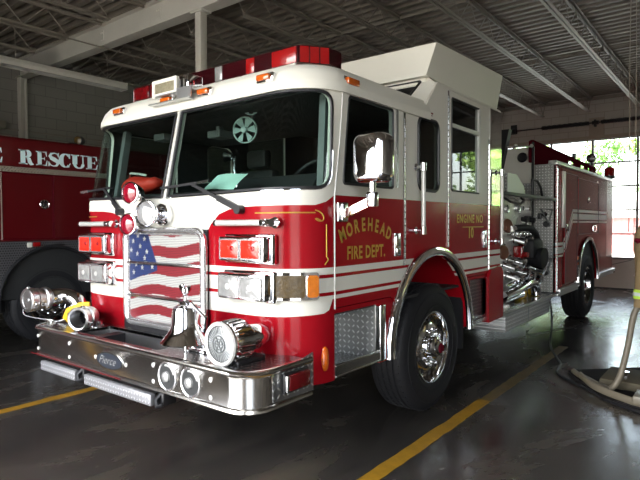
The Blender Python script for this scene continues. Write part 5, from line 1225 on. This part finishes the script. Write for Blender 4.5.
MB().cyl((2.40, 3.35, .11), (2.40, 3.35, .17), .03, 12).build('caster_bolt', M['chrome'], rk)
M['coat'] = pmat('tan_turnout_cloth', (.26, .18, .09), .8, 0, 0, .12, 14., bump=.3, bscale=25.)
M['lime'] = pmat('lime_reflective_tape', (.50, .75, .08), .5); M['tape'] = pmat('silver_reflective_tape', (.55, .62, .62), .4)
def coat_loops(zs):
    out = []
    for z, hw, hd, cx in zs: out.append([(CDX+cx+hw*cos(t)*(1+.04*sin(5*t+z*9)), 3.05+hd*sin(t)*(1+.06*cos(4*t+z*7)), z) for t in [2*pi*i/28 for i in range(28)]])
    return out
def loft(L, mb=None):
    mb = mb or MB(); k = len(mb.v); n = len(L[0])
    for l in L: mb.v += l
    for q in range(len(L)-1):
        for i in range(n): j = (i+1) % n; mb.f.append([k+q*n+i, k+q*n+j, k+(q+1)*n+j, k+(q+1)*n+i]); mb.m.append(0)
    return mb
CDX = -.012
ct = loft(coat_loops([(.83, .235, .13, 2.735), (.95, .225, .14, 2.74), (1.1, .215, .14, 2.74), (1.3, .225, .15, 2.74), (1.46, .235, .14, 2.74), (1.54, .20, .12, 2.74), (1.60, .10, .08, 2.74)])).build('turnout_coat', M['coat'])
tag(ct, 'tan turnout coat with lime reflective tape hanging at the right edge', 'coat')
loft([[(CDX+2.737+(x-CDX-2.737)*1.02, 3.05+(y-3.05)*1.03, z) for x, y, z in l] for l in coat_loops([(.905, .230, .136, 2.735), (.985, .224, .138, 2.74)])]).build('lime_tape', M['lime'], ct)
loft([[(CDX+2.737+(x-CDX-2.737)*1.035, 3.05+(y-3.05)*1.05, z) for x, y, z in l] for l in coat_loops([(.93, .230, .138, 2.735), (.96, .226, .138, 2.74)])]).build('silver_tape', M['tape'], ct)
MB().tube([(2.72, 2.98, 1.50), (2.70, 2.94, 1.28), (2.72, 2.93, 1.05)], [.075, .07, .06], 12).build('sleeve', M['coat'], ct); MB().tube([(3.04, 3.05, 1.50), (3.09, 3.05, 1.28), (3.07, 3.02, 1.02)], [.075, .07, .06], 12).build('sleeve', M['coat'], ct)
MB().rbox(2.52, 2.66, 2.90, 2.94, 1.40, 1.43, .01).tube([(2.52, 2.92, 1.415), (2.55, 2.92, 1.39)], .012, 8).build('strap_hook', M['maroon'], ct)
cb = spline([(1.20, 5.19, .62), (1.235, 5.20, .45), (1.245, 5.21, .2), (1.27, 5.05, .014), (1.40, 4.62, .012), (1.56, 4.22, .012), (1.68, 3.92, .012), (1.71, 3.66, .012), (1.78, 3.46, .012), (2.0, 3.22, .012), (2.2, 3.02, .012), (2.4, 2.80, .012), (2.9, 2.55, .012)], 6)
tag(MB().tube(cb, .013, 8).build('charging_cable', M['black']), 'black cable running from the pump area down across the floor', 'cable')

# ================================================================== light, sky, camera
w = bpy.data.worlds.new('sky'); SC.world = w; w.use_nodes = True; nt = w.node_tree; nt.nodes.clear()
sk_ = nt.nodes.new('ShaderNodeTexSky'); sk_.sky_type = 'NISHITA'; sk_.sun_disc = False; sk_.sun_elevation = radians(52); sk_.sun_rotation = radians(200); sk_.dust_density = 2.5; sk_.air_density = 1.2
bg = nt.nodes.new('ShaderNodeBackground'); bg.inputs[1].default_value = SKY
ow = nt.nodes.new('ShaderNodeOutputWorld'); hs = nt.nodes.new('ShaderNodeHueSaturation'); hs.inputs['Saturation'].default_value = .45; nt.links.new(sk_.outputs[0], hs.inputs['Color']); nt.links.new(hs.outputs[0], bg.inputs[0]); nt.links.new(bg.outputs[0], ow.inputs[0])
sun = bpy.data.lights.new('sun', 'SUN'); sun.energy = SUN; sun.angle = radians(.6); sun.color = (1, .95, .86)
so = bpy.data.objects.new('sun', sun); COL.objects.link(so); so.rotation_euler = Vector((.35, .45, -1.2)).to_track_quat('-Z', 'Y').to_euler()
def portal(x0, x1, z0, z1, y, inward):
    l = bpy.data.lights.new('door_portal', 'AREA'); l.shape = 'RECTANGLE'; l.size = x1-x0; l.size_y = z1-z0; l.cycles.is_portal = True
    o = bpy.data.objects.new('door_portal', l); COL.objects.link(o); o.location = ((x0+x1)/2, y, (z0+z1)/2); o.rotation_euler = (radians(90 if inward > 0 else -90), 0, 0)
for a, b in FB: portal(a, b, 0, 3.9, YF-.25, 1)
for a, b in BAYS: portal(a, b, .75, 3.56, YB+.25, -1)
cam = bpy.data.cameras.new('camera'); co = bpy.data.objects.new('camera', cam); COL.objects.link(co)
F_PX, YAW, PITCH, ROLL = 544.98, .66171, -.02856, -.00453
cam.sensor_width = 36; cam.lens = 36*F_PX/640; cam.clip_start = .05; cam.clip_end = 300
fw = Vector((-sin(YAW)*cos(PITCH), cos(YAW)*cos(PITCH), sin(PITCH))); rt = Vector((cos(YAW), sin(YAW), 0)); up = rt.cross(fw)
rt, up = rt*cos(ROLL)+up*sin(ROLL), up*cos(ROLL)-rt*sin(ROLL)
co.matrix_world = Matrix(((rt.x, up.x, -fw.x, 3.25689), (rt.y, up.y, -fw.y, -2.40436), (rt.z, up.z, -fw.z, 1.56007), (0, 0, 0, 1)))
SC.camera = co
vs = SC.view_settings; vs.view_transform = 'Standard'; vs.look = 'None'; vs.gamma = 1; vs.use_curve_mapping = False; vs.exposure = EXPO
SC.cycles.use_denoising = True; SC.cycles.max_bounces = 10; SC.cycles.diffuse_bounces = 5; SC.cycles.glossy_bounces = 5; SC.cycles.transparent_max_bounces = 12; SC.cycles.sample_clamp_indirect = 6.0; SC.cycles.caustics_reflective = False
